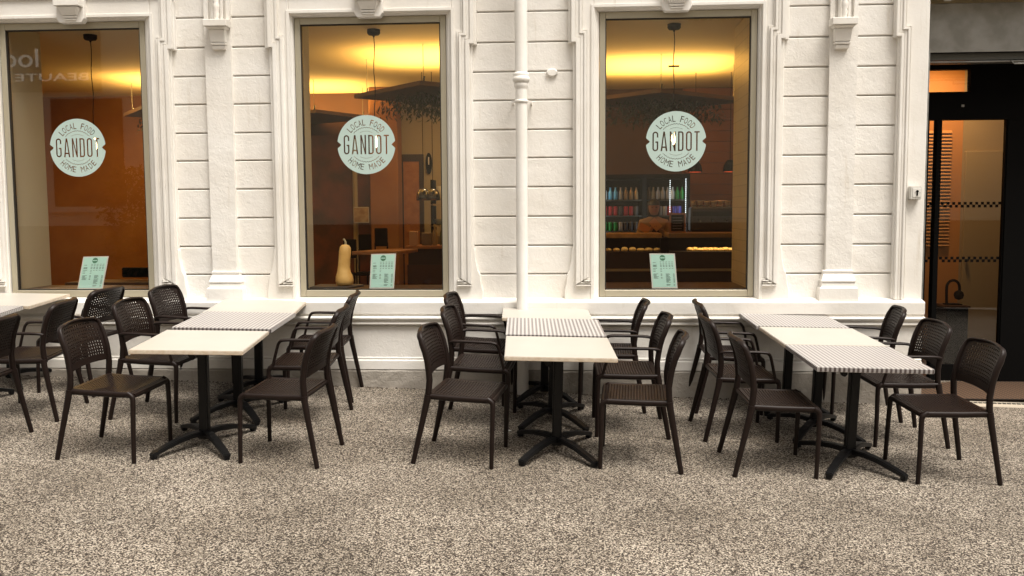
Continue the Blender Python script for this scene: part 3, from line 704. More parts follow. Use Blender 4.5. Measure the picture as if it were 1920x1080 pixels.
# menu cards
def card(i, pts, label):
    # pts: px-derived corners TL TR BL BR on plane y=.10
    (tlx, tlz), (trx, trz), (blx, blz), (brx, brz) = pts
    s = 1; root = empty('menu_card', ((blx+brx)/2, .13, .886)); tag(root, label, 'menu card', 'mint menu cards standing in the windows')
    tilt = .05
    def P(u, v, e=0):
        x = (blx*(1-u)+brx*u)*(1-v)+(tlx*(1-u)+trx*u)*v; z = (blz*(1-u)+brz*u)*(1-v)+(tlz*(1-u)+trz*u)*v
        return (x, .12+tilt*v-e, z)
    def quad(u0, u1, v0, v1, e, m): m.add([P(u0, v0, e), P(u1, v0, e), P(u1, v1, e), P(u0, v1, e)], [(0, 1, 2, 3)])
    h = MB(); vs = [P(0, 0, 0), P(1, 0, 0), P(1, 1, 0), P(0, 1, 0)]; vs += [(a, b+.006, c_) for a, b, c_ in vs]
    h.add(vs, [(0, 1, 2, 3), (7, 6, 5, 4), (0, 4, 5, 1), (1, 5, 6, 2), (2, 6, 7, 3), (3, 7, 4, 0)])
    attach(h, 'holder', M['white'], root)
    m = MB(); quad(.045, .955, .035, .97, .001, m); attach(m, 'paper', M['mint'], root)
    t = MB(); rnd = random.Random(3)
    for v in (.73, .66, .64, .62, .57, .525, .48, .41, .385, .36, .335, .31, .285):
        quad(.10, .10+rnd.uniform(.09, .2), v, v+.009, .002, t)
    for v in (.755, .715, .67, .645, .62, .57):
        for u in (.38, .49, .60, .72, .83): quad(u, u+.065, v, v+.009, .002, t)
    for v in (.525, .48, .41, .385, .36, .31, .285): quad(.38, .44, v, v+.009, .002, t)
    for v in (.41, .385, .36, .335, .30, .27, .245, .22, .195, .17, .11, .085):
        quad(.58, .58+rnd.uniform(.10, .2), v, v+.009, .002, t); quad(.86, .92, v, v+.009, .002, t)
    attach(t, 'print', M['ink'], root)
    lg = MB(); vsl = [P(.5+.11*cos(a*pi/12), .875+.083*sin(a*pi/12), .002) for a in range(24)]; lg.add(vsl, [tuple(range(24))])
    attach(lg, 'logo', M['green_ink'], root)
    l2 = MB(); quad(.41, .59, .862, .888, .003, l2); attach(l2, 'logo_band', M['mint'], root)
card(0, [(-4.480, 1.183), (-4.240, 1.187), (-4.524, .888), (-4.285, .888)], 'mint green menu card leaning in the leftmost window')
card(1, [(-1.794, 1.199), (-1.568, 1.203), (-1.805, .89), (-1.582, .89)], 'mint green menu card standing right of the butternut squash')
card(2, [(.702, 1.196), (.925, 1.195), (.723, .89), (.947, .89)], 'mint green menu card leaning in the right window')

# butternut squash on a slate tray
sq = empty('butternut_squash', (-2.07, .30, .91)); tag(sq, 'pale orange butternut squash standing upright on a dark tray in the middle window', 'squash')
m = MB(); path = [(-2.075, .30, .905), (-2.075, .30, .915), (-2.075, .30, .95), (-2.078, .30, .99), (-2.08, .30, 1.03), (-2.078, .30, 1.08), (-2.072, .30, 1.15), (-2.066, .30, 1.21), (-2.062, .30, 1.255), (-2.06, .30, 1.275), (-2.06, .30, 1.282)]
m.tube(path, [.045, .076, .083, .078, .062, .056, .054, .055, .050, .034, .012], 20)
attach(m, 'body', M['pumpkin'], sq)
attach(MB().tube([(-2.06, .30, 1.278), (-2.058, .30, 1.30), (-2.066, .298, 1.322), (-2.078, .295, 1.332)], [.012, .009, .008, .011], 8), 'stem', M['stem'], sq)
tag(MB().prism_xy([(-2.36, .14), (-2.02, .14), (-1.92, .42), (-1.98, .50), (-2.36, .50)], .887, .903).build('slate_tray', mat('slate', (.05, .04, .035), .5), bevel=.003), 'dark flat tray under the butternut squash', 'tray')

# high table and dark chairs behind the middle window
ht = empty('high_table', (-1.93, 1.4, -.03)); tag(ht, 'high table with an orange wooden top behind the middle menu card', 'table')
attach(MB().prism_xy([(-2.19, 1.08), (-1.72, 1.08), (-1.62, 1.7), (-2.0, 1.7)], 1.15, 1.185), 'table_top', M['wood'], ht, bevel=.004)
attach(MB().tube([(-1.9, 1.35, -.03), (-1.9, 1.35, 1.15)], .03, 12), 'leg', M['black'], ht)
attach(MB().lathe([(0, 0), (.22, 0), (.22, .015), (.04, .03), (0, .03)], 20, (-1.9, 1.35, -.03)), 'foot_plate', M['black'], ht)
for k, (x, y, z) in enumerate(((-2.92, 3.9, 1.22), (-2.76, 4.1, 1.28), (-2.58, 4.3, 1.36))):
    st_ = empty('bar_stool', (x, y, -.03)); tag(st_, ('dark high-backed stool, left of three beside the orange column', 'dark high-backed stool, middle of three beside the orange column', 'dark high-backed stool, touching the orange column')[k], 'stool', 'dark stools inside')
    attach(MB().box(x-.09, x+.09, y+.13, y+.15, z-.25, z), 'backrest', M['black'], st_, bevel=.01)
    attach(MB().box(x-.10, x+.10, y-.15, y+.15, .74, .78), 'seat', M['black'], st_, bevel=.01)
    for sx_ in (-.085, .085):
        attach(MB().tube([(x+sx_, y+.14, -.03), (x+sx_, y+.14, z-.2)], .010, 8), 'leg', M['black'], st_)
        attach(MB().tube([(x+sx_, y-.13, -.03), (x+sx_, y-.13, .74)], .010, 8), 'leg', M['black'], st_)
pf = MB(); pf.box(-2.52, -2.30, 2.59-.02, 2.6-.001, 1.45, 1.68)
pic = empty('picture', (-2.9, 4.7, 1.43)); tag(pic, 'small pale square picture hanging left of the orange column', 'picture')
X0, Z0 = -3.02, 1.43; yy = 4.70
attach(MB().box(X0, X0+.22, yy, yy+.015, Z0, Z0+.22), 'frame', M['reveal'], pic, bevel=.003)
attach(MB().box(X0+.012, X0+.208, yy-.002, yy-.0005, Z0+.012, Z0+.208), 'print', mat('sand_print', (.45, .33, .16), .7, vary=(9, (.30, .18, .08), .4, .6)), pic)
struct('interior_screen_wall', MB().box(-4.1, -2.802, 4.90, 5.0, -.03, 2.66), mat('red_brown_panel', (.16, .045, .018), .6, vary=(3, (.07, .03, .015), .4, .6)))
tag(MB().tube([(-3.02, 4.84, -.03), (-3.02, 4.84, 2.6)], .035, 12).build('inner_pipe', M['grey_wall']), 'slim pale pipe running up the red screen wall inside the middle window', 'pipe')

# kitchen shelving right in the middle window
ksv = empty('kitchen_shelf', (-1.62, 4.3, -.03)); tag(ksv, 'dark kitchen shelving with pale boards at the right of the middle window', 'shelving')
for z in (1.08, 1.38, 1.66, 1.74): attach(MB().box(-1.84, -1.30, 4.1, 4.4, z, z+.022), 'board', M['grey_wall'], ksv)
for x in (-1.84, -1.32): attach(MB().box(x, x+.03, 4.1, 4.4, -.03, 2.0), 'upright', M['black'], ksv)
rs = random.Random(5)
for k, (x, z, kind) in enumerate(((-1.76, 1.102, 'box'), (-1.60, 1.102, 'bowl'), (-1.45, 1.102, 'box'), (-1.74, 1.402, 'bowl'), (-1.55, 1.402, 'box'), (-1.62, 1.762, 'bowl'), (-1.46, 1.762, 'box'))):
    col = (.30*rs.uniform(.4, 1.2), .2*rs.uniform(.4, 1.2), .12*rs.uniform(.4, 1.2)); mm_ = mat('ware', col, .4)
    if kind == 'box': o = MB().box(x-.05, x+.05, 4.15, 4.28, z, z+rs.uniform(.08, .16)).build('storage_box', mm_, bevel=.004)
    else: o = MB().lathe([(0, 0), (.035, 0), (.06, .05), (.065, .08), (.06, .08), (.035, .01), (0, .008)], 16, (x, 4.2, z)).build('bowl', mm_)
    tag(o, f"{'small dark storage box' if kind=='box' else 'small round bowl'}, {['first','second','third','first','second','first','second'][k]} on the {['bottom','bottom','bottom','middle','middle','top','top'][k]} board of the kitchen shelving", 'box' if kind == 'box' else 'bowl')
for k, x in enumerate((-1.84, -1.72)):
    d_ = empty('dome_lamp', (x, 3.5, 1.72)); tag(d_, ('shiny steel dome lamp, left of the pair in the middle window', 'shiny steel dome lamp, right of the pair in the middle window')[k], 'lamp', 'steel dome lamps')
    attach(MB().lathe([(0, .15), (.03, .148), (.06, .13), (.082, .09), (.09, .04), (.09, 0), (.085, 0), (.08, .05), (0, .13)], 20, (x, 3.5, 1.72)), 'shade', M['chrome'], d_)
    attach(MB().tube([(x, 3.5, 1.86), (x, 3.5, IZ)], .004, 6), 'cord', M['black'], d_)
kt = empty('work_counter', (-1.65, 3.0, -.03)); tag(kt, 'dark work counter with a wooden top at the right of the middle window', 'counter')
attach(MB().box(-1.95, -1.25, 2.75, 3.35, 1.14, 1.175), 'counter_top', M['wood'], kt, bevel=.004)
attach(MB().box(-1.92, -1.28, 2.80, 3.30, -.03, 1.139), 'cabinet', M['dark_brown'], kt)
attach(MB().box(-1.93, -1.27, 2.78, 2.799, .45, .95), 'cabinet_door', M['brown_wall'], kt)
for k, (x, y, w_, col, lb) in enumerate(((-1.87, 2.9, .05, (.55, .33, .18), 'folded peach napkin stack standing on the work counter'), (-1.72, 2.95, .06, (.22, .16, .09), 'wire basket standing on the work counter'))):
    o = MB().box(x-w_, x+w_, y-.02, y+.05, 1.177, 1.177+(.17 if k == 0 else .15)).build(('napkin_stack', 'basket')[k], mat('ware2', col, .6), bevel=.008); tag(o, lb, ('napkins', 'basket')[k])

rs = random.Random(8)
for k, (x, y, z, kind, col, lab) in enumerate((
    (-1.62, 2.95, 1.177, 'bottle', (.30, .22, .10), 'brown glass bottle on the work counter beside the basket'),
    (-1.54, 3.02, 1.177, 'bottle', (.12, .14, .06), 'green glass bottle on the work counter'),
    (-1.42, 2.9, 1.177, 'tray', (.45, .28, .12), 'flat wooden bread board lying on the work counter'),
    (-1.66, 4.2, 1.402, 'jar', (.5, .45, .35), 'pale storage jar on the middle board of the kitchen shelving'),
    (-1.45, 4.2, 1.402, 'jar', (.35, .05, .04), 'dark red storage jar on the middle board of the kitchen shelving'),
    (-1.74, 4.2, 1.762, 'jar', (.42, .38, .30), 'pale storage jar on the top board of the kitchen shelving'))):
    mm_ = mat('ware3', col, .3)
    if kind == 'bottle': o = MB().lathe([(0, 0), (.03, 0), (.032, .01), (.032, .14), (.013, .19), (.012, .25), (0, .25)], 14, (x, y, z)).build('bottle', mm_)
    elif kind == 'jar': o = MB().lathe([(0, 0), (.04, 0), (.045, .01), (.045, .11), (.035, .13), (.038, .15), (0, .152)], 14, (x, y, z)).build('jar', mm_)
    else: o = MB().box(x-.11, x+.11, y-.07, y+.07, z, z+.018).build('bread_board', mm_, bevel=.006)
    tag(o, lab, kind if kind != 'tray' else 'board')
al = bpy.data.lights.new('kitchen_light', 'AREA'); al.shape = 'DISK'; al.size = .3; al.energy = 9; al.color = (1, .74, .42)
lo = bpy.data.objects.new('kitchen_light', al); C.objects.link(lo); lo.location = (-1.5, 3.9, 3.2)
# dark bench in the leftmost window
bn = empty('bench', (-4.3, .8, -.03)); tag(bn, 'black upholstered bench back behind the leftmost menu card', 'bench')
attach(MB().box(-4.55, -4.10, 1.02, 1.08, .93, 1.03), 'backrest', M['black'], bn, bevel=.012)
attach(MB().box(-5.0, -3.9, .75, 1.2, .86, .90), 'seat', M['dark_wood'], bn, bevel=.008)
attach(MB().box(-4.95, -3.95, .8, 1.15, -.03, .859), 'base', M['dark_brown'], bn)

# counter, fridge, cans
ct = empty('display_counter', (1.1, 3.4, -.03)); tag(ct, 'dark glass-fronted pastry counter with pale wooden top edge behind the right window', 'counter')
for (a, b, mm_) in ((.2, 1.11, M['pale_wood']), (1.19, 2.5, mat('greyed_wood', (.26, .17, .08), .5))):
    attach(MB().box(a, b, 3.20, 3.75, 1.245, 1.30), 'counter_top', mm_, ct, bevel=.004)
for (a, b) in ((.2, 1.10), (1.20, 2.5)):
    attach(MB().box(a, b, 3.24, 3.70, -.03, 1.075), 'cabinet', M['dark_brown'], ct)
    attach(MB().box(a, b, 3.21, 3.239, .60, .66), 'trim', M['dark_steel'], ct)
    attach(MB().box(a, b, 3.21, 3.239, .84, .87), 'trim', M['grey_wall'], ct)
    attach(MB().box(a, b, 3.69, 3.70, 1.076, 1.244), 'case_back', M['black'], ct)
attach(MB().box(1.101, 1.199, 3.26, 3.70, -.03, 1.24), 'cabinet_post', M['black'], ct)
pr_ = MB().lathe([(0, 0), (.035, .0), (.046, .012), (.044, .03), (.028, .044), (0, .048)], 14)
pa0 = None; k = 0
sl_ = []
xsP = [(.47+.10*i, 0) for i in range(7)]+[(1.47+.062*i, 1) for i in range(12)]
ordn = ['first', 'second', 'third', 'fourth', 'fifth', 'sixth', 'seventh', 'eighth', 'ninth', 'tenth', 'eleventh', 'twelfth']
for x, g_ in xsP:
    if pa0 is None: pa0 = pr_.build('pastry', M['pastry']); o = pa0
    else: o = pa0.copy(); C.objects.link(o)
    o.location = (x, 3.40+random.uniform(-.02, .02), 1.077); o.scale = (1+random.uniform(-.1, .15), 1, 1+random.uniform(-.2, .2)); o.rotation_euler = (0, 0, random.uniform(0, 6))
    j = k if g_ == 0 else k-7; k += 1
    tag(o, f"golden round pastry, {ordn[j]} from the left in the {'left' if g_==0 else 'right, brighter lit'} half of the counter", 'pastry', 'pastries in the glass counter')
for x0_, x1_, en in ((.45, 1.08, .25), (1.4, 2.2, 1.6)):
    al = bpy.data.lights.new('case_light', 'AREA'); al.shape = 'RECTANGLE'; al.size = x1_-x0_; al.size_y = .04; al.energy = en; al.color = (1, .78, .42)
    lo = bpy.data.objects.new('case_light', al); C.objects.link(lo); lo.location = ((x0_+x1_)/2, 3.30, 1.235); lo.rotation_euler = (R(20), 0, 0)

fg = empty('drinks_fridge', (.95, 4.8, -.03)); tag(fg, 'tall black drinks fridge with lit rows of cans and bottles behind the counter', 'fridge')
fm = MB(); fm.box(.40, .43, 4.45, 5.1, -.03, 2.06); fm.box(1.57, 1.60, 4.45, 5.1, -.03, 2.06); fm.box(.43, 1.57, 5.05, 5.1, -.03, 2.06); fm.box(.43, 1.57, 4.45, 5.05, 2.0, 2.06); fm.box(.97, 1.03, 4.45, 5.049, -.03, 1.999)
attach(fm, 'cabinet', M['black'], fg)
SH = [1.10, 1.335, 1.53, 1.735]
SH = [1.07, 1.30, 1.51, 1.725]
for z in SH: attach(MB().box(.431, 1.569, 4.50, 5.04, z-.015, z), 'shelf', mat('fridge_shelf', (.05, .06, .06), .4), fg)
for x, z0, z1 in ((1.335, 1.32, 1.98), (1.545, 1.0, 1.99)):
    lm = MB(); zz = z0
    while zz < z1: lm.box(x, x+.009, 4.492, 4.4985, zz, zz+.010); zz += .026
    attach(lm, 'light_strip', M['led'], fg)
for x in (.45, .99, 1.55):
    al = bpy.data.lights.new('fridge_light', 'AREA'); al.shape = 'RECTANGLE'; al.size = .03; al.size_y = 1.0; al.energy = .32; al.color = (.8, .95, 1)
    lo = bpy.data.objects.new('fridge_light', al); C.objects.link(lo); lo.location = (x, 4.40, 1.55); lo.rotation_euler = (R(90), 0, R(0))
can_me, bot_me = {}, {}
def drink(kind, col, x, z, label):
    key = (kind, col)
    if key not in can_me:
        m_ = mat('drink_can', col, .25, metal=.4)
        prof = [(0, 0), (.028, 0), (.031, .008), (.031, .115), (.025, .125), (0, .125)] if kind == 'can' else [(0, 0), (.027, 0), (.029, .01), (.029, .10), (.014, .13), (.012, .16), (.014, .165), (0, .166)]
        o = MB().lathe(prof, 12).build('drink_'+kind if kind == 'can' else 'drink_bottle', m_); can_me[key] = o
    else:
        o = can_me[key].copy(); C.objects.link(o)
    o.location = (x, 4.56, z+.0005); tag(o, label, 'can' if kind == 'can' else 'bottle', 'drinks in the lit fridge')
W_, Bl, Gy, Rd, Gn, Br, Vi, Dk = (.7, .8, .85), (.15, .5, .8), (.35, .35, .35), (.40, .02, .03), (.03, .25, .06), (.3, .2, .1), (.12, .12, .6), (.08, .08, .09)
CN = {W_: 'white', Bl: 'blue', Gy: 'grey', Rd: 'red', Gn: 'green', Br: 'brown', Vi: 'violet', Dk: 'dark'}
rows = {('top', 'left', SH[3]): ('bottle', [W_, Bl, Bl, Gy, Br, Br, Br], .475), ('top', 'right', SH[3]): ('bottle', [Br, Br, Gy, Gy, Gy, W_, Gn, Gn], 1.06),
        ('second', 'left', SH[2]): ('can', [Rd, Rd, Rd, Dk, Rd, Rd, Dk], .475), ('second', 'right', SH[2]): ('can', [Dk, Gy, Gy, Rd, Vi, Vi], 1.15),
        ('third', 'left', SH[1]): ('can', [Gn, Gn, Gn, Gy, Dk, Dk, Dk], .475), ('bottom', 'left', SH[0]): ('can', [W_, W_, Bl, Gy, Gy, Gy, Dk], .475),
        ('bottom', 'right', SH[0]): ('can', [Gn, W_, Gn, Gn, W_], 1.26)}
for (sh, side, z), (kind, cols, x0_) in rows.items():
    for i, c_ in enumerate(cols):
        drink(kind, c_, x0_+i*(.070 if side == 'left' else .064), z, f"{CN[c_]} {kind}, {ordn[i]} from the left on the {sh} shelf of the fridge's {side} side")

# chalkboard on the counter
cbk = empty('chalkboard', (1.31, 3.35, 1.301)); tag(cbk, 'small wooden-framed chalkboard standing on the counter in front of the fridge', 'chalkboard')
fbm = MB(); x0_, x1_, z0_, z1_ = 1.21, 1.41, 1.302, 1.545
fbm.box(x0_, x0_+.022, 3.33, 3.35, z0_, z1_); fbm.box(x1_-.022, x1_, 3.33, 3.35, z0_, z1_); fbm.box(x0_+.0225, x1_-.0225, 3.33, 3.35, z0_, z0_+.022); fbm.box(x0_+.0225, x1_-.0225, 3.33, 3.35, z1_-.022, z1_)
attach(fbm, 'frame', M['wood'], cbk); attach(MB().box(x0_+.0225, x1_-.0225, 3.338, 3.348, z0_+.0225, z1_-.0225), 'board', M['black'], cbk)
chm = MB()
for k in range(5): chm.box(x0_+.04, x1_-.05+.01*(k % 2), 3.3365, 3.3375, z0_+.05+k*.033, z0_+.054+k*.033)
attach(chm, 'chalk_writing', mat('chalk', (.35, .3, .25), .8), cbk)

# coffee machine and shelf with cups, wooden boarding
wb = MB()
for k in range(16): wb.box(1.60, 2.83, 5.30, 5.38, .9+k*.15, .9+k*.15+.143)
struct('interior_boarding', wb, mat('red_boarding', (.20, .065, .02), .6))
cm = empty('coffee_machine', (1.85, 4.3, 1.0)); tag(cm, 'dark coffee machine with chrome rails behind the counter', 'coffee machine')
attach(MB().box(1.58, 2.2, 4.2, 4.65, 1.30, 1.62), 'body', mat('dark_enamel', (.02, .018, .016), .35), cm, bevel=.02)
attach(MB().box(1.60, 2.18, 4.18, 4.199, 1.50, 1.56), 'front_panel', M['black'], cm)
for z in (1.64, 1.70): attach(MB().tube([(1.6, 4.22, z), (2.18, 4.22, z)], .005, 6), 'rail', M['chrome'], cm)
for x in (1.68, 1.85, 2.02): attach(MB().tube([(x, 4.19, 1.46), (x, 4.12, 1.44), (x, 4.05, 1.44)], .012, 8), 'filter_handle', M['chrome'], cm)
for i in range(6): tag(MB().lathe([(0, 0), (.025, 0), (.038, .06), (.04, .075), (.034, .07), (0, .01)], 12, (1.64+i*.09, 4.4, 1.621)).build('coffee_cup', mat('cup', (.35, .28, .18), .4)), f'upturned coffee cup, {ordn[i]} from the left on top of the coffee machine', 'cup', 'cups on the coffee machine')
tag(MB().box(1.5, 2.5, 4.2, 4.8, -.03, 1.299).build('back_counter', M['dark_brown'], bevel=.01), 'dark low back counter under the coffee machine', 'counter')
for k, x in enumerate((1.59, 2.03)):
    d_ = empty('shade_lamp', (x, 3.9, 2.06)); tag(d_, ('black pendant shade glowing orange inside, just right of the right sticker', 'black pendant shade glowing orange inside, at the right edge of the right window')[k], 'lamp', 'orange glowing shade lamps')
    attach(MB().lathe([(.02, .15), (.04, .145), (.08, .08), (.092, 0)], 20, (x, 3.9, 2.06)), 'shade', M['black'], d_)
    attach(MB().lathe([(.0, .02), (.086, .003)], 20, (x, 3.9, 2.06)), 'diffuser', M['lamp_inner'], d_)
    attach(MB().tube([(x, 3.9, 2.2), (x, 3.9, IZ)], .004, 6), 'cord', M['black'], d_)
    pl = bpy.data.lights.new('shade_light', 'SPOT'); pl.energy = 2.2; pl.color = (1, .35, .1); pl.spot_size = R(110); pl.shadow_soft_size = .05
    lo = bpy.data.objects.new('shade_light', pl); C.objects.link(lo); lo.location = (x, 3.9, 2.04)

# person behind the counter
def skin_body(name, verts, edges, radii, m, parent):
    me = bpy.data.meshes.new(name); me.from_pydata(verts, edges, []); me.materials.append(m)
    o = bpy.data.objects.new(name, me); C.objects.link(o); o.parent = parent
    o.matrix_parent_inverse = Matrix.Translation(-parent.location)
    sk = o.modifiers.new('skin', 'SKIN'); 
    for i, r_ in enumerate(radii): me.skin_vertices[0].data[i].radius = r_ if isinstance(r_, tuple) else (r_, r_)
    me.skin_vertices[0].data[0].use_root = True
    s = o.modifiers.new('sub', 'SUBSURF'); s.levels = s.render_levels = 2
    return o
pc = (1.08, 4.0)
pe = empty('person', (pc[0], pc[1], -.03)); tag(pe, 'person in a tan top and dark apron behind the counter holding up a card', 'person')
def V(x, y, z): return (pc[0]+x, pc[1]+y, z)
vs = [V(0, 0, .95), V(0, 0, 1.15), V(0, 0, 1.33), V(0, 0, 1.43), V(0, 0, 1.49), V(0, -.01, 1.56), V(0, -.01, 1.63), V(0, -.01, 1.68),
      V(-.15, 0, 1.42), V(-.20, -.03, 1.20), V(-.10, -.20, 1.28), V(-.045, -.235, 1.345), V(.15, 0, 1.42), V(.21, -.03, 1.20), V(.13, -.20, 1.27), V(.055, -.235, 1.34),
      V(-.10, 0, .85), V(-.11, -.01, .5), V(-.11, .0, .05), V(.10, 0, .85), V(.11, -.01, .5), V(.11, 0, .05)]
es = [(0, 1), (1, 2), (2, 3), (3, 4), (4, 5), (5, 6), (6, 7), (3, 8), (8, 9), (9, 10), (10, 11), (3, 12), (12, 13), (13, 14), (14, 15), (0, 16), (16, 17), (17, 18), (0, 19), (19, 20), (20, 21)]
ra = [(.15, .10), (.12, .09), (.15, .10), (.12, .08), .045, (.068, .078), (.072, .088), (.055, .065), .058, .045, .036, .026, .058, .045, .036, .026, .08, .06, .045, .08, .06, .045]
bo = skin_body('body', vs, es, ra, M['shirt'], pe)
# head skin, face
hd = MB(); hd.lathe([(0, -.115), (.03, -.108), (.055, -.08), (.068, -.03), (.073, .02), (.068, .07), (.045, .10), (0, .112)], 18, V(0, -.02, 1.605)); 
ho = attach(hd, 'head', M['skin'], pe)
nz = MB(); nz.add([V(-.011, -.088, 1.592), V(.011, -.088, 1.592), V(0, -.112, 1.595), V(0, -.09, 1.635)], [(0, 1, 2), (1, 3, 2), (0, 2, 3)]); attach(nz, 'nose', M['skin'], pe)
for s in (-1, 1): attach(MB().tube([V(s*.027, -.083, 1.618), V(s*.027, -.091, 1.618)], [(.006, .012), (.004, .010)], 10), 'eye', M['hair'], pe)
attach(MB().tube([V(-.022, -.088, 1.562), V(0, -.094, 1.560), V(.022, -.088, 1.562)], .005, 8), 'mouth', mat('lips', (.35, .08, .06), .5), pe)
hr = MB(); hr.lathe([(0, .125), (.05, .11), (.078, .07), (.084, .02), (.084, -.03), (.078, -.10), (.05, -.13), (0, -.13)], 18, V(0, .012, 1.61)); hr.lathe([(0, .128), (.045, .116), (.070, .088), (.080, .055), (.082, .040)], 18, V(0, -.018, 1.605)); attach(hr, 'hair', M['hair'], pe)
ap = MB(); ap.prism_xz([(pc[0]-.05, 1.40), (pc[0]-.075, 1.33), (pc[0]-.13, 1.22), (pc[0]-.14, .6), (pc[0]+.14, .6), (pc[0]+.13, 1.22), (pc[0]+.075, 1.33), (pc[0]+.05, 1.40)], pc[1]-.125, pc[1]-.112); attach(ap, 'apron', M['apron'], pe)
for s in (-1, 1):
    hm = MB(); bx_, bz = (s*.045, 1.35)
    hm.tube([V(bx_+s*.012, -.235, bz-.02), V(bx_, -.242, bz+.01), V(bx_-s*.008, -.248, bz+.035)], [(.020, .014), (.026, .013), (.022, .010)], 10)
    for k in range(4):
        hm.tube([V(bx_-s*.008+(k-1.5)*.011, -.248, bz+.03), V(bx_-s*.012+(k-1.5)*.011, -.262, bz+.055-abs(k-1.3)*.004), V(bx_-s*.014+(k-1.5)*.010, -.258, bz+.072-abs(k-1.3)*.006)], [.006, .0055, .0045], 6)
    hm.tube([V(bx_-s*.018, -.245, bz+.0), V(bx_-s*.034, -.262, bz+.018), V(bx_-s*.036, -.270, bz+.034)], [.008, .007, .005], 6)
    attach(hm, 'hand', M['skin'], pe)
cdm = MB(); a = R(42)
P = []
for u, v in ((-.05, -.075), (.05, -.075), (.05, .075), (-.05, .075)):
    P.append(V(u*cos(a)-v*sin(a), -.268, 1.40+u*sin(a)+v*cos(a)))
P += [(p[0], p[1]+.004, p[2]) for p in P]
cdm.add(P, [(0, 1, 2, 3), (7, 6, 5, 4), (0, 4, 5, 1), (1, 5, 6, 2), (2, 6, 7, 3), (3, 7, 4, 0)])
tag(cdm.build('paper_card', mat('tan_card', (.55, .28, .12), .6)), 'tan card held tilted in front of the person behind the counter', 'card')
P = []
for u, v in ((-.07, -.045), (.07, -.045), (.07, .045), (-.07, .045)):
    a = R(-28); P.append((.93+u*cos(a)-v*sin(a), 3.62, 1.355+u*sin(a)+v*cos(a)))
P += [(p[0], p[1]+.004, p[2]) for p in P]
tag(MB().add(P, [(0, 1, 2, 3), (7, 6, 5, 4), (0, 4, 5, 1), (1, 5, 6, 2), (2, 6, 7, 3), (3, 7, 4, 0)]).build('price_card', mat('tan_card2', (.50, .22, .09), .6)), 'tan price card propped tilted on the counter left of the person', 'card')

# fill lamps without fixtures; the first is added to wash the left back wall
for (x, y, z, e, c_) in ((-6.2, 3.2, 3.25, 30, (1, .60, .18)), (-.5, 3.6, 2.7, 2.5, (1, .5, .2)),):
    al = bpy.data.lights.new('fill_light', 'AREA'); al.shape = 'DISK'; al.size = .5; al.energy = e; al.color = c_
    lo = bpy.data.objects.new('fill_light', al); C.objects.link(lo); lo.location = (x, y, z)

# entrance hall
struct('hall_wall', MB().box(3.4, 4.14, 2.05, 2.10, -.05, IZ-.004), mat('hall_orange', (.50, .22, .06), .6))
lv = MB()
for k in range(34): lv.prism_yz([(2.049, 1.176+k*.036), (2.018, 1.178+k*.036), (2.016, 1.184+k*.036), (2.040, 1.211+k*.036), (2.049, 1.211+k*.036)], 3.55, 4.02)
lvo = empty('louvre_shutter', (3.8, 2.04, 1.1)); tag(lvo, 'orange-brown louvred panel seen through the glass door', 'louvre panel')
attach(lv, 'slats', mat('louvre_paint', (.50, .24, .08), .5), lvo)
struct('hall_side_wall', MB().box(4.141, 4.9, 2.05, 2.10, -.05, IZ-.004), mat('hall_beige', (.34, .25, .14), .6))
hdr = empty('cupboard_door', (4.4, 2.03, -.03)); tag(hdr, 'tall beige cupboard door with a small knob behind the glass entrance', 'door')
attach(MB().box(4.165, 4.60, 2.02, 2.049, -.03, 2.18), 'door_leaf', mat('cup_door', (.36, .27, .15), .5), hdr, bevel=.004)
attach(MB().lathe([(0, 0), (.02, .0), (.022, .02), (.012, .03), (0, .03)], 12, (4.20, 1.99, 1.02)), 'knob', M['dark_steel'], hdr)
struct('hall_partition', MB().box(4.95, 5.0, .94, 3.2, -.05, IZ-.004), M['brown_wall'])
hl = bpy.data.lights.new('hall_light', 'AREA'); hl.shape = 'DISK'; hl.size = .3; hl.energy = 18; hl.color = (1, .60, .25)
lo = bpy.data.objects.new('hall_light', hl); C.objects.link(lo); lo.location = (3.8, 1.5, 3.1)
hc = empty('cabinet', (3.98, 1.8, -.03)); tag(hc, 'dark narrow cabinet behind the glass door', 'cabinet')
attach(MB().box(3.86, 4.08, 1.62, 1.95, -.03, .56), 'carcass', M['black'], hc, bevel=.006)
attach(MB().box(3.85, 4.09, 1.60, 1.96, .561, .58), 'cabinet_top', M['dark_wood'], hc)
hlmp = empty('arched_lamp', (3.98, 1.8, .58)); tag(hlmp, 'black arched table lamp standing on the cabinet behind the glass door', 'lamp')
arc = [(3.91, 1.75, .59), (3.905, 1.75, .70)]+[(3.97-.065*cos(t), 1.75, .76+.075*sin(t)) for t in [k*pi/9 for k in range(10)]]+[(4.037, 1.75, .70)]
attach(MB().tube(arc, .014, 10), 'arch', M['black'], hlmp)
attach(MB().lathe([(0, .0), (.016, .0), (.042, -.02), (.05, -.05), (.038, -.085), (0, -.10)], 14, (4.03, 1.75, .73)), 'shade', M['black'], hlmp)
attach(MB().box(3.89, 4.05, 1.70, 1.80, .581, .592), 'lamp_base', M['black'], hlmp)

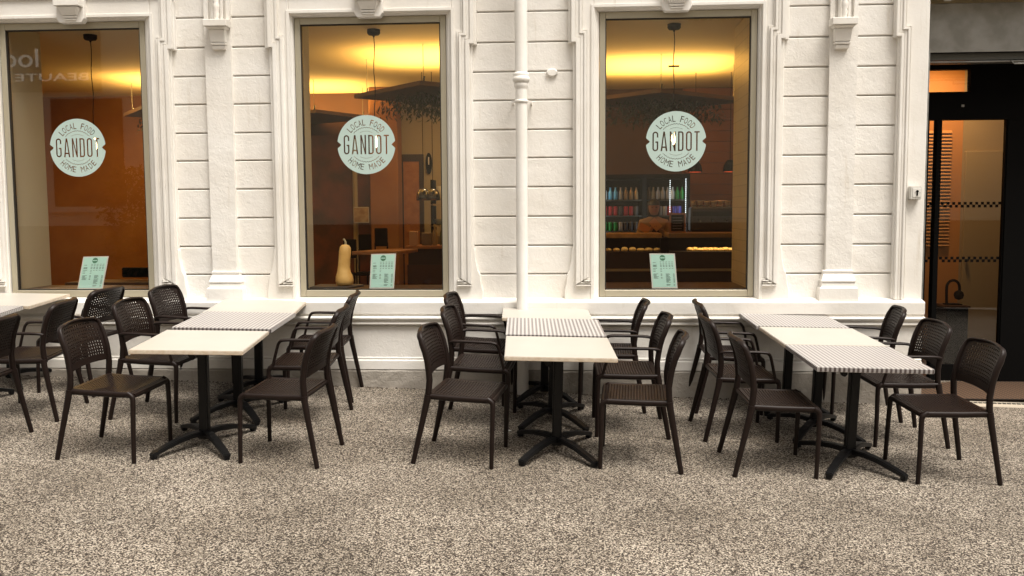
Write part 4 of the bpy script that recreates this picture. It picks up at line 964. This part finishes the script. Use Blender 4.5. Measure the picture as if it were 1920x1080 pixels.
# ------------------------------------------------------------------ chairs
def perforated(P, N, nu, nv, hole, thick, fu, fv, mb):
    """P(u,v) point, N(u,v) normal, u,v in 0..1; hole(i,j) tells whether the cell is open; fu,fv = open fraction"""
    o = len(mb.v); idx = {}
    def vert(u, v, s):
        k = (round(u, 6), round(v, 6), s)
        if k not in idx:
            p = P(u, v)+N(u, v)*(thick/2*s); idx[k] = len(mb.v); mb.v.append(tuple(p))
        return idx[k]
    def face(l): mb.f.append(tuple(l)); mb.smooth.append(False)
    for i in range(nu):
        for j in range(nv):
            u0, u1, v0, v1 = i/nu, (i+1)/nu, j/nv, (j+1)/nv
            c4 = [(u0, v0), (u1, v0), (u1, v1), (u0, v1)]
            if hole(i, j):
                a, b = (1-fu)/2/nu, (1-fv)/2/nv
                h4 = [(u0+a, v0+b), (u1-a, v0+b), (u1-a, v1-b), (u0+a, v1-b)]
                for s in (1, -1):
                    for k in range(4):
                        q = [vert(*c4[k], s), vert(*c4[(k+1) % 4], s), vert(*h4[(k+1) % 4], s), vert(*h4[k], s)]
                        face(q if s == 1 else q[::-1])
                for k in range(4): face([vert(*h4[k], 1), vert(*h4[(k+1) % 4], 1), vert(*h4[(k+1) % 4], -1), vert(*h4[k], -1)])
            else:
                for s in (1, -1):
                    q = [vert(*c, s) for c in c4]; face(q if s == 1 else q[::-1])
    for i in range(nu):
        for v in (0, 1): a, b = i/nu, (i+1)/nu; face([vert(a, v, 1), vert(b, v, 1), vert(b, v, -1), vert(a, v, -1)])
    for j in range(nv):
        for u in (0, 1): a, b = j/nv, (j+1)/nv; face([vert(u, a, 1), vert(u, b, 1), vert(u, b, -1), vert(u, a, -1)])
    return mb

def post_x(z):      # side view of the rear post
    T = [(0, -.262), (.40, -.180), (.46, -.169), (.56, -.162), (.66, -.172), (.74, -.192), (.82, -.222), (.87, -.246)]
    for (a, xa), (b, xb) in zip(T, T[1:]):
        if z <= b: t = (z-a)/(b-a); t = max(0, t); return xa+(xb-xa)*t
    return T[-1][1]
def make_chair(arms):
    name = 'armchair' if arms else 'chair'; m = M['brown_plastic']; root = empty('cafe_'+name)
    rw = .272 if arms else .258; fwid = .262 if arms else .245; sw = .238 if arms else .228
    def catm(pts, n=5):
        out = []; P = [Vector(p) for p in pts]; P = [P[0]]+P+[P[-1]]
        for i in range(1, len(P)-2):
            for k in range(n):
                t = k/n; a, b, c_, d = P[i-1:i+3]
                out.append(.5*((2*b)+(-a+c_)*t+(2*a-5*b+4*c_-d)*t*t+(-a+3*b-3*c_+d)*t**3))
        out.append(P[-2]); return out
    for s in (-1, 1):
        pts = catm([(post_x(0), s*rw, 0), (post_x(.2), s*(rw*.57+(sw+.008)*.43), .2), (post_x(.38), s*(rw*.17+(sw+.008)*.83), .38), (post_x(.46), s*(sw+.006), .462)], 4)
        n_ = len(pts); MB().tube(pts, [(.0165+.008*i/(n_-1), .0135+.004*i/(n_-1)) for i in range(n_)], 10, upv=(1, 0, 0)).build('leg', m, root)
        pts = catm([(.262, s*fwid, 0), (.262, s*(fwid-.004), .2), (.262, s*(sw+.004), .40), (.254, s*(sw+.002), .437), (.225, s*sw, .455)], 4)
        n_ = len(pts); MB().tube(pts, [(.0145+.005*i/(n_-1), .0145+.003*i/(n_-1)) for i in range(n_)], 10, upv=(1, 0, 0)).build('leg', m, root)
    # posts and top rail in one sweep
    bwid = .228
    side = []
    for z in (.44, .50, .56, .62, .68, .74, .79, .825): side.append((post_x(z), z))
    L = [(x, -(bwid-(.006 if z > .8 else 0)), z) for x, z in side]
    zs_top = [(.5*pi*k/5) for k in range(1, 6)]
    top = []
    for t in zs_top: top.append((post_x(.825+.045*sin(t))-.0, -(bwid-.006)+.075*(1-cos(t)), .825+.040*sin(t)))
    mid = [(-.246-.028*(1-(y/.15)**2), y, .865+.006*(1-(y/.15)**2)) for y in (-.10, -.05, 0, .05, .10)]
    full = L+top+mid
    mir = [(x, -y, z) for x, y, z in (L+top)][::-1]
    pts = full+mir
    MB().tube(pts, [(.011, .019) if p[2] > .8 else (.017, .021) for p in pts], 10, upv=(0, -1, 0)).build('back_frame', m, root)
    # perforated back
    def zt(y):
        a = abs(y)/(bwid-.006)
        return .868-.043*max(0, (a-.62)/.38)**2.2
    def PB(u, v):
        y = (u*2-1)*(bwid-.008); z0 = .572+.012*(1-(u*2-1)**2); z = z0+(zt(y)-z0)*v
        return Vector((post_x(z)-.034*(1-(y/bwid)**2)*(.55+.45*v), y, z))
    def NB(u, v):
        e = 1e-3; a = PB(min(u+e, 1), v)-PB(max(u-e, 0), v); b = PB(u, min(v+e, 1))-PB(u, max(v-e, 0)); return a.cross(b).normalized()
    bm_ = perforated(PB, NB, 18, 14, lambda i, j: 1 <= i <= 16 and 2 <= j <= 12 and not (j == 12 and (i < 3 or i > 14)) and not (j == 11 and (i < 2 or i > 15)), .007, .54, .48, MB())
    bm_.build('backrest', m, root)
    # seat
    def PS(u, v):
        x = -.165+.425*v; y = (u*2-1)*(sw-.004)
        z = .458+.012*(1-v)**3-.010*sin(pi*min(v, 1))*(1-(u*2-1)**2)*1.2
        if v > .9: z -= .014*((v-.9)/.1)**2
        return Vector((x, y, z))
    def NS(u, v): return Vector((0, 0, 1))
    perforated(PS, NS, 22, 22, lambda i, j: 1 <= i <= 20 and 1 <= j <= 20, .008, .60, .42, MB()).build('seat', m, root)
    rim = MB()
    for s in (-1, 1): rim.tube([(-.165, s*sw, .452), (0, s*sw, .447), (.15, s*sw, .447), (.235, s*sw, .447)], [(.020, .012)]*4, 8)
    rim.tube([(.262, -sw+.01, .440), (.262, 0, .438), (.262, sw-.01, .440)], [(.017, .012)]*3, 8); rim.tube([(-.168, -sw, .455), (-.172, 0, .455), (-.168, sw, .455)], [(.014, .009)]*3, 8)
    rim.build('seat_frame', m, root)
    if arms:
        for s in (-1, 1):
            y = s*(bwid+.018)
            pts = catm([(post_x(.655), s*(bwid+.004), .650), (-.12, y, .660), (.05, y+s*.006, .660), (.150, y+s*.006, .657), (.178, y+s*.004, .640), (.195, y, .60), (.232, s*(sw+.004), .455)], 5)
            n_ = len(pts); MB().tube(pts, [(.0115, .019) if p[2] > .645 else (.011, .013) for p in pts], 10).build('armrest', m, root)
    root['category'] = 'chair'
    return root

TILT = Vector((-GX, -GY, 1)).normalized().to_track_quat('Z', 'Y').to_matrix().to_4x4()
Nn = Vector((-GX, -GY, 1)).normalized()
TILT = Vector((0, 0, 1)).rotation_difference(Nn).to_matrix().to_4x4()
def place(o, x, y, deg): o.matrix_world = Matrix.Translation((x, y, gz(x, y)+.002)) @ TILT @ Matrix.Rotation(R(deg), 4, 'Z')
proto = {False: make_chair(False), True: make_chair(True)}; used = {False: False, True: False}
CH = [
 (0, -4.11, -2.06, 181, 'brown armless chair at the far left edge, cut by the picture'),
 (1, -4.11, -1.275, 186, 'brown armchair behind the cut-off chair at the left edge, back to the menu card'),
 (1, -4.14, -.49, 172, 'brown armchair nearest the wall right under the leftmost menu card'),
 (0, -3.068, -2.117, -3.3, 'brown armless chair on the left side of the left row, nearest the viewer'),
 (1, -3.19, -1.16, -3.5, 'brown armchair, middle one on the left side of the left table row'),
 (1, -3.26, -.40, -6, 'brown armchair on the left side of the left table row, nearest the wall'),
 (0, -1.870, -2.063, 176, 'brown armless chair on the right side of the left row, nearest the viewer'),
 (1, -1.984, -1.197, 184, 'brown armchair, middle one on the right side of the left table row'),
 (1, -2.07, -.44, 184, 'brown armchair under the middle window, right side of the left row, nearest the wall'),
 (0, -.742, -1.943, -7, 'brown armless chair on the left side of the middle row, nearest the viewer'),
 (1, -.719, -1.075, -3, 'brown armchair, middle one on the left side of the middle table row'),
 (1, -.79, -.36, -4, 'brown armchair left of the drainpipe, middle row, nearest the wall'),
 (0, .473, -1.897, 176, 'brown armless chair on the right side of the middle row, nearest the viewer'),
 (1, .45, -1.14, 181, 'brown armchair, middle one on the right side of the middle table row'),
 (1, .345, -.43, 178, 'brown armchair under the right window, right side of the middle row, nearest the wall'),
 (0, 1.306, -1.925, 2, 'brown armless chair on the left side of the right row, nearest the viewer'),
 (1, 1.216, -1.148, 4, 'brown armchair, middle one on the left side of the right table row'),
 (1, 1.27, -.38, 1, 'brown armchair on the left side of the right table row, nearest the wall'),
 (0, 2.443, -1.92, 185, 'brown armless chair at the lower right, outermost near the entrance'),
 (1, 2.427, -1.135, 184, 'brown armchair, middle one on the right side of the right row, before the doorway'),
 (1, 2.385, -.42, 172, 'brown armchair on the right side of the right row, nearest the wall')]
for arms, x, y, dg, lab in CH:
    arms = bool(arms)
    if not used[arms]: o = proto[arms]; used[arms] = True
    else: o = copy_tree(proto[arms])
    place(o, x, y, dg); tag(o, lab, 'chair', 'brown perforated cafe chairs')

# ------------------------------------------------------------------ tables
TS = .733
def make_table(kind):
    root = empty('cafe_table'); h = TS/2
    t = MB(); 
    if kind == 'plain':
        t.box(-h, h, -h, h, .707, .735); o = t.build('table_top', [M['cream_top'], M['cream_edge']], root, bevel=.004, bseg=2)
        for p in o.data.polygons:
            if abs(p.normal.z) < .3: p.material_index = 1
    else:
        t.box(-h, h, -h, h, .703, .735); o = t.build('table_top', M['gingham'], root, bevel=.004, bseg=2)
    MB().box(-.16, .16, -.16, .16, .692, .7025).build('top_plate', M['black_metal'], root)
    MB().box(-.033, .033, -.033, .033, .05, .692).build('column', M['black_metal'], root, bevel=.010, bseg=3)
    lt = MB(); lt.box(-.13, -.045, -.02, .02, .655, .6915); lt.prism_xz([(-.10, .655), (-.055, .655), (-.05, .61), (-.065, .595), (-.085, .60), (-.10, .63)], -.018, .018)
    lt.build('tilt_latch', M['black_metal'], root, bevel=.004)
    MB().box(-.040, .040, -.040, .040, .045, .115).build('hub', M['black_metal'], root, bevel=.008, bseg=2)
    for ax, ay in ((-.25, -.355), (.25, -.355), (-.25, .33), (.25, .33)):
        L = math.hypot(ax, ay); dx, dy = ax/L, ay/L
        prof = [(.03, .088), (.12, .090), (.22, .078), (.32, .056), (.40, .036), (.43, .028)]
        pts = [(dx*r_, dy*r_, z) for r_, z in prof]
        lg = MB(); n_ = len(pts); vs = []
        for i, (r_, z) in enumerate(prof):
            wd = .029-.005*i/(n_-1); th = .030-.012*i/(n_-1)*.8
            for a, b in ((-1, -1), (1, -1), (1, 1), (-1, 1)): vs.append((dx*r_-dy*wd*a, dy*r_+dx*wd*a, z+th*.6*b))
        fs = [(i*4+j, i*4+(j+1) % 4, i*4+4+(j+1) % 4, i*4+4+j) for i in range(n_-1) for j in range(4)]+[(3, 2, 1, 0), tuple((n_-1)*4+j for j in range(4))]
        lg.add(vs, fs); 
        r_ = .412; lo_ = MB()
        q = [(dx*(r_-.018)-dy*.019*a, dy*(r_-.018)+dx*.019*a) for a in (-1, 1)]+[(dx*(r_+.018)-dy*.019*a, dy*(r_+.018)+dx*.019*a) for a in (1, -1)]
        lg.prism_xy(q, 0, .028)
        lg.build('foot', M['black_metal'], root, bevel=.005, bseg=2)
    return root
tp = {'plain': make_table('plain'), 'gingham': make_table('gingham')}; tu = {'plain': 0, 'gingham': 0}
TB = [
 ('plain', -2.530, -1.921, 5.3, 'cream square table nearest the viewer in the left row'),
 ('gingham', -2.588, -1.105, 3.0, 'grey and white gingham table in the middle of the left row'),
 ('plain', -2.666, -.395, 7.0, 'cream square table against the wall end of the left row'),
 ('plain', -.097, -1.778, 3.1, 'cream square table nearest the viewer in the middle row'),
 ('gingham', -.141, -.999, 2.9, 'grey and white gingham table between two cream ones in the middle row'),
 ('plain', -.224, -.262, 3.2, 'cream square table against the drainpipe in the middle row'),
 ('gingham', 1.880, -1.817, 2.5, 'gingham table nearest the viewer in the right row'),
 ('plain', 1.846, -1.071, 2.9, 'cream square table between two gingham ones in the right row'),
 ('gingham', 1.801, -.325, 2.0, 'gingham table at the wall end of the right row'),
 ('plain', -4.86, -.40, 4.4, 'cream square table at the far left under the leftmost window'),
 ('gingham', -4.83, -1.155, 6.5, 'gingham table corner cut off by the left edge of the picture')]
for kind, x, y, dg, lab in TB:
    if not tu[kind]: o = tp[kind]; tu[kind] = 1
    else: o = copy_tree(tp[kind])
    place(o, x, y, dg)
    if kind == 'gingham': o.location.z += .003
    tag(o, lab, 'table', 'square pedestal cafe tables')

# small litter
for (x, y, lab) in ((-3.83, -.20, 'scrap of white paper lying by the wall left of the left table row'), (-.46, -1.36, 'small white scrap lying between the middle row chair legs')):
    m = MB(); m.add([(x-.03, y-.01, gz(x, y)+.004), (x+.03, y-.014, gz(x, y)+.012), (x+.028, y+.012, gz(x, y)+.006), (x-.02, y+.02, gz(x, y)+.018)], [(0, 1, 2, 3)])
    tag(m.build('paper_scrap', M['white']), lab, 'litter')

# ------------------------------------------------------------------ across the street (seen in the panes)
OB = empty('street_building', (-10, -13, -.4)); tag(OB, 'beige shop building across the street mirrored faintly in the leftmost window', 'building')
def oattach(mb, name, m, par=OB, **k):
    o = mb.build(name, m, par, **k); o.matrix_parent_inverse = Matrix.Translation(-OB.location) if par == OB else Matrix(); return o
ow = oattach(MB().box(-26, 14, -13.6, -13.0, 1.3, 9), 'wall', M['opp_wall']); oattach(MB().box(-26, 14, -13.6, -12.95, -.8, 1.299), 'base', M['opp_low'])
oattach(MB().box(-15.5, -10.86, -12.999, -12.90, 4.42, 5.95), 'sign_board', M['sign_board'])
oattach(MB().box(-12.1, -10.4, -12.999, -12.96, 1.75, 4.25), 'window', M['sign_board'])
oattach(MB().box(-12.2, -10.3, -12.999, -12.86, 1.62, 1.749), 'window_sill', M['opp_wall'])
def words(txt, x, z, w_, h_, mm_, lab):
    sp = fit(text_splines(txt, 1, .01), 0, w_, 0, h_); me = fill2d(sp, .01); me.materials.clear(); me.materials.append(mm_)
    o = bpy.data.objects.new('sign_letters', me); C.objects.link(o); o.parent = OB; o.matrix_parent_inverse = Matrix.Translation(-OB.location)
    o.location = (x, -12.885, z); o.rotation_euler = (pi/2, 0, pi)
words('look', -12.30, 4.98, 1.25, .42, M['sign_letter'], ''); words('BEAUTE', -11.12, 4.66, 1.75, .17, M['sign_letter'], '')
words('SCIENCES', 3.85, 5.75, 1.25, .22, M['sign_board'], '')
tr = empty('street_tree', (-9.6, -12.2, -.2)); tag(tr, 'dark leafy shrub across the street mirrored faintly in the leftmost window', 'shrub')
tf = MB(); rr = random.Random(9)
for k in range(2600):
    a = rr.uniform(0, 2*pi); rad = rr.random()**.5*1.0; z = rr.uniform(.2, 2.6); rad *= (1-((z-1.4)/1.5)**2)**.5 if abs(z-1.4) < 1.5 else 0
    p = Vector((-9.6+rad*cos(a), -12.2+rad*.6*sin(a), z)); d = Vector((rr.uniform(-1, 1), rr.uniform(-1, 1), rr.uniform(-1, 1))).normalized(); s_ = d.orthogonal().normalized()*.035
    tf.add([p, p+d*.07+s_, p+d*.14, p+d*.07-s_], [(0, 1, 2, 3)])
o = tf.build('crown', M['leaf'], tr); o.matrix_parent_inverse = Matrix.Translation(-tr.location)
o = MB().tube([(-9.6, -12.2, -.6), (-9.55, -12.2, .6), (-9.6, -12.15, 1.6)], [.07, .05, .03], 8).build('trunk', M['dark_wood'], tr); o.matrix_parent_inverse = Matrix.Translation(-tr.location)
